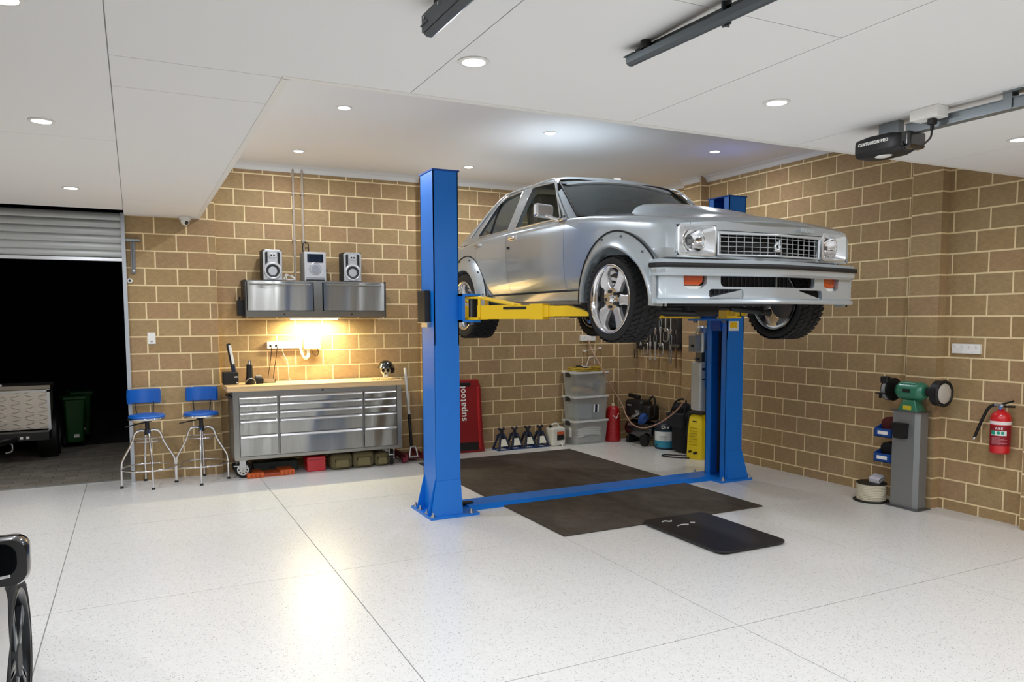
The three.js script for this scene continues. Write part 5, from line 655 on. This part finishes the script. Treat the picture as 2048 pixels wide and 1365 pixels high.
const rl = thing('cable_reel', 'reel of cream cable with black flanges on the floor behind the pedestal', 'reel', [-0.29, 0, 4.045]); part('lower_flange', at(cyl(0.15, 0.15, 0.008, 40), 0, 0.004, 0), M.black, rl); part('upper_flange', at(cyl(0.125, 0.125, 0.008, 40), 0, 0.16, 0), M.black, rl); part('cable_winding', J([...Array(10)].map((_, i) => at(new THREE.TorusGeometry(0.115, 0.0085, 8, 40).rotateX(PI / 2), 0, 0.02 + i * 0.0145, 0)), at(cyl(0.112, 0.112, 0.15, 32), 0, 0.082, 0)), std(0xd8d0b8, 0.6), rl, 'wound cream cable'); const bx = part('paper_bag', at(box(0.13, 0.06, 0.1, 0, 0, 0, 0.02), 0.04, 0.195, 0.02, 0.1, 0.3, 0.1), std(0xc9c6cc, 0.8), rl); part('bag_print', at(box(0.08, 0.02, 0.002), 0.03, 0.195, 0.074, 0.1, 0.3, 0.1), M.navy, bx);
const fx = thing('fire_extinguisher', 'red fire extinguisher with black hose mounted on the block wall', 'fire extinguisher', [-0.085, 0.56, 5.022]);
part('cylinder', lathe([[0, 0], [0.06, 0], [0.07, 0.01], [0.072, 0.02], [0.072, 0.27], [0.068, 0.3], [0.05, 0.325], [0.025, 0.335], [0.025, 0.35], [0, 0.35]], 36), M.redBright, fx); part('white_band', at(new THREE.CylinderGeometry(0.0728, 0.0728, 0.026, 36, 1, true), 0, 0.245, 0), std(0xf3e9e6, 0.5, 0, { side: THREE.DoubleSide }), fx, 'white identification band');
{ const c = document.createElement('canvas'); c.width = 512; c.height = 512; const g = c.getContext('2d'); g.fillStyle = '#8f1020'; g.fillRect(0, 0, 512, 512); g.fillStyle = '#f4eeee'; g.font = 'bold 84px sans-serif'; g.fillText('ABE', 150, 100); g.fillStyle = '#e9eee9'; g.fillRect(60, 130, 320, 120); g.fillStyle = '#149a80'; g.fillRect(60, 130, 90, 100); g.beginPath(); g.arc(220, 180, 40, 0, 7); g.fill(); g.fillRect(270, 145, 60, 70); g.fillStyle = '#c98a90'; for (let i = 0; i < 7; i++) g.fillRect(80, 300 + i * 26, 180 + (i % 3) * 70, 10); const t = new THREE.CanvasTexture(c); t.colorSpace = THREE.SRGBColorSpace; part('label', at(new THREE.CylinderGeometry(0.0727, 0.0727, 0.16, 32, 1, true, 4.0, PI * 0.8), 0, 0.145, 0), std(0xffffff, 0.45, 0, { map: t, side: THREE.DoubleSide }), fx, 'dark red label with white and green panel'); }
part('valve', J(at(cyl(0.022, 0.022, 0.04, 18), 0, 0.365, 0), bb(-0.012, 0.012, 0.37, 0.39, -0.05, 0.02)), M.alu, fx); part('handle', J(rod([0, 0.385, 0.0], [0, 0.42, 0.09], 0.008), rod([0, 0.37, 0.01], [0, 0.375, 0.1], 0.008)), M.black, fx); part('gauge', at(cyl(0.014, 0.014, 0.012, 16), -0.025, 0.36, 0.01, 0, 0, PI / 2), M.chrome, fx); part('hose', tube([[0, 0.375, -0.04], [0, 0.37, -0.07], [0, 0.33, -0.11], [0, 0.2, -0.165], [0, 0.105, -0.2]], 0.012, 40), M.black, fx, 'black discharge hose'); part('hose_tip', rod([0, 0.105, -0.2], [0, 0.085, -0.208], 0.013), M.chrome, fx); part('wall_bracket', bb(0.06, 0.085, 0.22, 0.3, -0.02, 0.02), M.black, fx);
// ---------- garage door tracks and opener under the lower ceiling ----------
const trackM = std(0x5b6266, 0.5, 0.6);
function track(x, z0, y0, slope, side, lab) {
  const t = thing('door_track', lab, 'door track', [x, y0, z0], 0, 'overhead door tracks'), L = 11.3 - z0; const P = [[-0.022, 0], [-0.02, -0.022], [-0.008, -0.03], [0.008, -0.03], [0.02, -0.022], [0.022, 0], [0.019, 0], [0.017, -0.02], [0.007, -0.027], [-0.007, -0.027], [-0.017, -0.02], [-0.019, 0]];
  const R = z => P.map(([a, b]) => [a, b + slope * z, z]); part('channel', loft([R(0), R(L)], { crease: 0.3 }), trackM, t); part('angle_flange', loft([0, L].map(z => [[side * 0.022, slope * z - 0.02, z], [side * 0.026, slope * z - 0.02, z], [side * 0.026, slope * z + 0.035, z], [side * 0.022, slope * z + 0.035, z]]), { crease: 0.2 }), trackM, t);
  part('bump_stop', at(cyl(0.02, 0.02, 0.045, 20), 0, 0.03 + slope * 0.1, 0.1), M.black, t); part('hanger', J(bb(side * 0.024 - 0.016, side * 0.024 + 0.016, slope * 0.5 - 0.03, LOW - y0, 0.5, 0.506), bb(side * 0.024 - 0.002, side * 0.024 + 0.002, slope * 0.5 - 0.03, LOW - y0, 0.49, 0.53)), trackM, t); for (let i = 0; i < 4; i++) part('bolt', at(cyl(0.005, 0.005, 0.006, 8), side * 0.028, slope * 0.1 + 0.02, 0.03 + i * 0.13, 0, 0, PI / 2), M.alu, t);
  part('end_bracket', bb(-0.03, 0.03, 0.0, 0.003, -0.005, 0.06), trackM, t);
}
track(-5.2, 6.13, 2.595, -0.012, -1, 'galvanised overhead door track beyond the bulkhead corner'); track(-4.36, 6.09, 2.63, -0.03, 1, 'galvanised overhead door track with hanger bracket above the car bonnet');
const op = thing('door_opener', 'black garage door opener head on a steel rail under the ceiling', 'door opener', [-2.45, 0, 5.78]);
part('housing', loft([[-0.175, 0.06, 0.036], [-0.16, 0.08, 0.05], [-0.08, 0.09, 0.056], [0.05, 0.086, 0.054], [0.1, 0.07, 0.045], [0.115, 0.055, 0.036]].map(([z, w, h]) => rrect(w * 2, h * 2, 0.03).map(([x, y]) => [x, 2.545 + y, z])), { crease: 0.7 }), M.black, op); part('end_cap', bb(-0.07, 0.07, 2.5, 2.59, 0.1, 0.16, 0.02), M.blackGloss, op); part('light_lens', at(new THREE.SphereGeometry(0.05, 20, 12).scale(0.7, 0.25, 1), -0.03, 2.493, -0.02), M.offwhite, op, 'pale courtesy light lens');
part('lettering', at(text('CENTURION PRO', 0.0165, 0.004), -0.088, 2.56, -0.04, 0, -PI / 2, 0), M.white, op, 'small white lettering'); part('rail', J(bb(-0.02, 0.02, 2.585, 2.63, 0.1, 5.5), bb(-0.026, 0.026, 2.58, 2.586, 0.1, 5.5), bb(-0.026, 0.026, 2.628, 2.632, 0.1, 5.5)), M.zinc, op); part('hanger', J(bb(-0.03, 0.03, 2.655, LOW, 0.6, 0.68), bb(-0.028, -0.024, 2.58, LOW, 0.6, 0.64), bb(0.024, 0.028, 2.58, LOW, 0.6, 0.64)), M.zinc, op); part('mount_plate', bb(-0.022, 0.022, 2.59, LOW, -0.06, 0.06), M.zinc, op);
const ob = thing('ceiling_outlet', 'white surface-mounted outlet on the ceiling beside the door opener rail', 'outlet', [-2.53, LOW, 6.05]); part('block', box(0.085, 0.055, 0.15, 0, -0.0275, 0, 0.004), M.white, ob); part('plug', J(box(0.035, 0.03, 0.035, 0, -0.07, 0.02, 0.006), rod([0, -0.085, 0.02], [0, -0.11, 0.02], 0.009)), M.black, ob);
one('opener_cord', tube([[-2.53, LOW - 0.11, 6.07], [-2.53, LOW - 0.15, 6.06], [-2.53, LOW - 0.18, 6.0], [-2.53, LOW - 0.18, 5.93], [-2.52, LOW - 0.13, 5.9]], 0.005), M.black, 'thin black lead from the ceiling outlet to the door opener', 'cord');

// ---------- outside the roller door ----------
const pav = struct('floor_outside', bb(-10.5, -4.5, -0.3, -0.05, -7, -0.02), std(0x3b3833, 0.95), 'grey brick paving outside the roller door');
const pm = [0xb5ac9d, 0xa9a092, 0xbdb4a6, 0xb0a89c].map(c => std(c, 0.9, 0, { map: blockTex[0] })), pg2 = new THREE.BoxGeometry(0.22, 0.04, 0.11);
for (let k = 0; k < 24; k++) for (let i = 0; i < 12; i++) { const m = part('paver', pg2, pm[Math.floor(rnd() * 4)], pav); m.position.set(-8.62 + i * 0.224 + (k % 2) * 0.112, -0.03, -0.12 - k * 0.114); }
const tr = thing('trailer', 'dark trailer with jockey stand parked outside the roller door', 'trailer', [-7.75, 0, -1.9]); part('bed', bb(-0.9, 0.72, 0.28, 0.37, -0.5, 0.5), M.black, tr); part('drawbar', J(rod([-0.4, 0.3, 0.5], [0, 0.3, 1.3], 0.03), rod([0.4, 0.3, 0.5], [0, 0.3, 1.3], 0.03)), M.black, tr); for (const x of [-0.85, 0.66]) part('wheel', at(cyl(0.28, 0.28, 0.16, 32), x, 0.28, -0.2, 0, 0, PI / 2), M.rubber, tr); part('mudguard', at(lathe([[0.3, -0.1], [0.31, -0.1], [0.31, 0.1], [0.3, 0.1]], 24).rotateZ(PI / 2), 0.66, 0.28, -0.2), M.black, tr); part('jockey_stand', J(rod([0.1, 0.1, 1.25], [0.1, 0.75, 1.25], 0.025)), M.alu, tr, 'silver jockey stand'); part('jockey_wheel', at(cyl(0.07, 0.07, 0.05, 24), 0.1, 0.07, 1.25, 0, 0, PI / 2), M.rubber, tr); part('tow_hook', tube([[0.28, 0.27, 0.5], [0.36, 0.26, 0.52], [0.36, 0.18, 0.52], [0.3, 0.16, 0.52]], 0.012), M.alu, tr); for (const x of [0.44, 0.5]) part('tail_reflector', bb(x, x + 0.03, 0.3, 0.33, 0.5, 0.505), M.white, tr);
const bxo = thing('checker_plate_box', 'aluminium checker-plate tool box on the trailer outside the door', 'tool box', [-7.6, 0.37, -1.8]); part('box', bb(-0.75, 0.57, 0.01, 0.47, -0.25, 0.2, 0.006), std(0xc9c2b6, 0.38, 0.85, { bumpMap: plateTex, bumpScale: 0.004 }), bxo); part('lid', bb(-0.77, 0.59, 0.47, 0.52, -0.27, 0.22, 0.006), std(0x8d867a, 0.45, 0.8), bxo); part('lid_edge', bb(-0.76, 0.58, 0.44, 0.46, 0.2, 0.21), M.alu, bxo); part('corner_post', bb(0.55, 0.58, 0, 0.47, 0.19, 0.21), M.alu, bxo); part('lid_catch', bb(0.05, 0.12, 0.5, 0.54, 0.1, 0.2), M.alu, bxo);
for (const [x, z, lab] of [[-6.86, -2.6, 'green wheelie bin just behind the checker-plate box'], [-6.82, -3.3, 'green wheelie bin farther back in the dark outside']]) { const b = thing('wheelie_bin', lab, 'bin', [x, 0, z], 0.2, 'green bins outside'); part('body', loft([[0.08, 0.17, 0.16], [0.62, 0.22, 0.24]].map(([y, w, d]) => rrect(w * 1.1, d * 1.2, 0.03).map(([q, r]) => [q, y, r]).reverse()), { crease: 0.5 }), std(0x114a16, 0.5), b); part('lid', bb(-0.14, 0.14, 0.62, 0.67, -0.17, 0.17, 0.02), std(0x124616, 0.5), b); for (const s of [-1, 1]) part('wheel', at(cyl(0.08, 0.08, 0.04, 20), s * 0.1, 0.08, -0.1, 0, 0, PI / 2), M.rubber, b); part('sticker', bb(-0.02, 0.04, 0.14, 0.18, 0.115, 0.12), M.white, b); }

// ---------- black car parked beside the camera ----------
const bc = thing('black_car', 'glossy black car parked on the bay beside the long floor joint', 'car', [-7.455, 0, 5.27]);
const bp = phy(0x07080a, 0.22, 0.3, { clearcoat: 1, clearcoatRoughness: 0.03 });
const cw = [[-0.95, 0.35], [-0.9, 0.52], [-0.8, 0.66], [-0.6, 0.78], [-0.35, 0.86], [0, 0.915], [1, 0.92], [2.6, 0.915], [3.2, 0.86], [3.45, 0.75]], cs = [[-0.95, 0.5], [-0.85, 0.58], [-0.4, 0.67], [0, 0.74], [0.6, 0.84], [1, 0.9], [2.6, 0.94], [3.2, 0.93], [3.45, 0.85]];
const bring = z => { const W = interp(cw, z), ys = interp(cs, z), h = ys - 0.2; const half = [[0, 0.2], [W * 0.8, 0.2], [W * 0.95, 0.24], [W * 0.985, 0.2 + h * 0.3], [W, 0.2 + h * 0.55], [W * 0.985, 0.2 + h * 0.78], [W * 0.95, ys - 0.03], [W * 0.88, ys], [W * 0.5, ys + 0.03], [0, ys + 0.045]]; return [...half, ...half.slice(1, -1).reverse().map(([x, y]) => [-x, y])].map(([x, y]) => [x, y, z]); };
const bz2 = []; for (let z = -0.95; z < 3.46; z += 0.08) bz2.push(z); let bb2 = brush(loft(bz2.map(bring), { crease: 0.7 }));
for (const s of [-1, 1]) for (const z of [0, 2.75]) bb2 = csg(bb2, brush(at(wellGeo(0.375), s * 0.85, 0.34, z)), SUBTRACTION);
bb2 = csg(bb2, brush(bb(0.8, 1, 0.1, 1.2, 0.555, 0.562)), SUBTRACTION);
part('body_shell', clean(bb2), bp, bc);
part('cabin', loft([[0.88, 0.78, 0.75, 3.05], [1.1, 0.72, 1.05, 2.85], [1.3, 0.62, 1.35, 2.6], [1.4, 0.56, 1.5, 2.4], [1.42, 0.4, 1.65, 2.2]].map(([y, w, z0, z1]) => rrect(w * 2, z1 - z0, 0.15).map(([x, z]) => [x, y, z + (z0 + z1) / 2]).reverse()), { crease: 0.7 }), M.blackGloss, bc, 'dark tinted cabin');
const twinSpoke = (g, rim, lip, dir) => { for (let i = 0; i < 5; i++) for (const o of [-1, 1]) { const b = ext([[-0.012, 0.03], [-0.016, rim - 0.02], [0.016, rim - 0.02], [0.012, 0.03]], 0.03, 0.005); b.translate(o * 0.02, 0, 0); b.rotateZ(i * PI * 2 / 5 + o * 0.13 + 0.25); b.rotateY(dir * PI / 2); b.translate(lip * 0.8, 0, 0); part('spoke', b, std(0x6f7275, 0.3, 0.9), g, 'dark alloy spoke'); } part('hub', at(cyl(0.06, 0.07, 0.04, 28), lip * 0.8, 0, 0, 0, 0, -dir * PI / 2), M.darkgrey, g); part('brake_disc', at(cyl(0.16, 0.16, 0.02, 32), 0, 0, 0, 0, 0, PI / 2), M.steelDark, g); };
for (const s of [-1, 1]) for (const z of [0, 2.75]) { const w = wheel(bc, 'wheel', 0.345, 0.235, 0.262, s, twinSpoke, std(0x2e3033, 0.3, 0.9)); w.position.set(s * 0.788, 0.345, z); }
for (const s of [-1, 1]) { const m = part('wing_mirror', at(loft([[-0.085, 0.02, 0.015], [-0.07, 0.09, 0.038], [-0.02, 0.115, 0.06], [0.04, 0.118, 0.065], [0.055, 0.112, 0.061]].map(([z, w, h]) => rrect(w * 2, h * 2, Math.min(w, h) * 0.6).map(([x, y]) => [x, y, z])), { crease: 0.7 }), s * 0.945, 0.99, 0.93), bp, bc, 'glossy black wing mirror'); part('mirror_glass', at(ext(rrect(0.2, 0.09, 0.035), 0.004), s * 0.935, 0.998, 0.986), std(0x15181b, 0.02, 1), m, 'dark mirror glass'); part('mirror_trim', at(box(0.17, 0.008, 0.006, 0, 0, 0, 0.002), s * 0.935, 0.947, 0.988, 0, 0, s * 0.12), M.chrome, m); part('mirror_arm', rod([s * 0.84, 0.9, 0.95], [s * 0.9, 0.94, 0.95], 0.03), bp, m); }
for (const s of [-1, 1]) { part('side_vent', bb(s * 0.902 - 0.004, s * 0.902 + 0.004, 0.5, 0.62, 0.42, 0.45, 0.003), M.blackGloss, bc); part('side_badge', bb(s * 0.905 - 0.003, s * 0.905 + 0.003, 0.44, 0.49, 0.43, 0.46), M.alu, bc); part('sill_strip', bb(s * 0.895 - 0.01, s * 0.895 + 0.01, 0.24, 0.26, 0.45, 2.3), M.alu, bc); }
renderer.render(scene, camera);
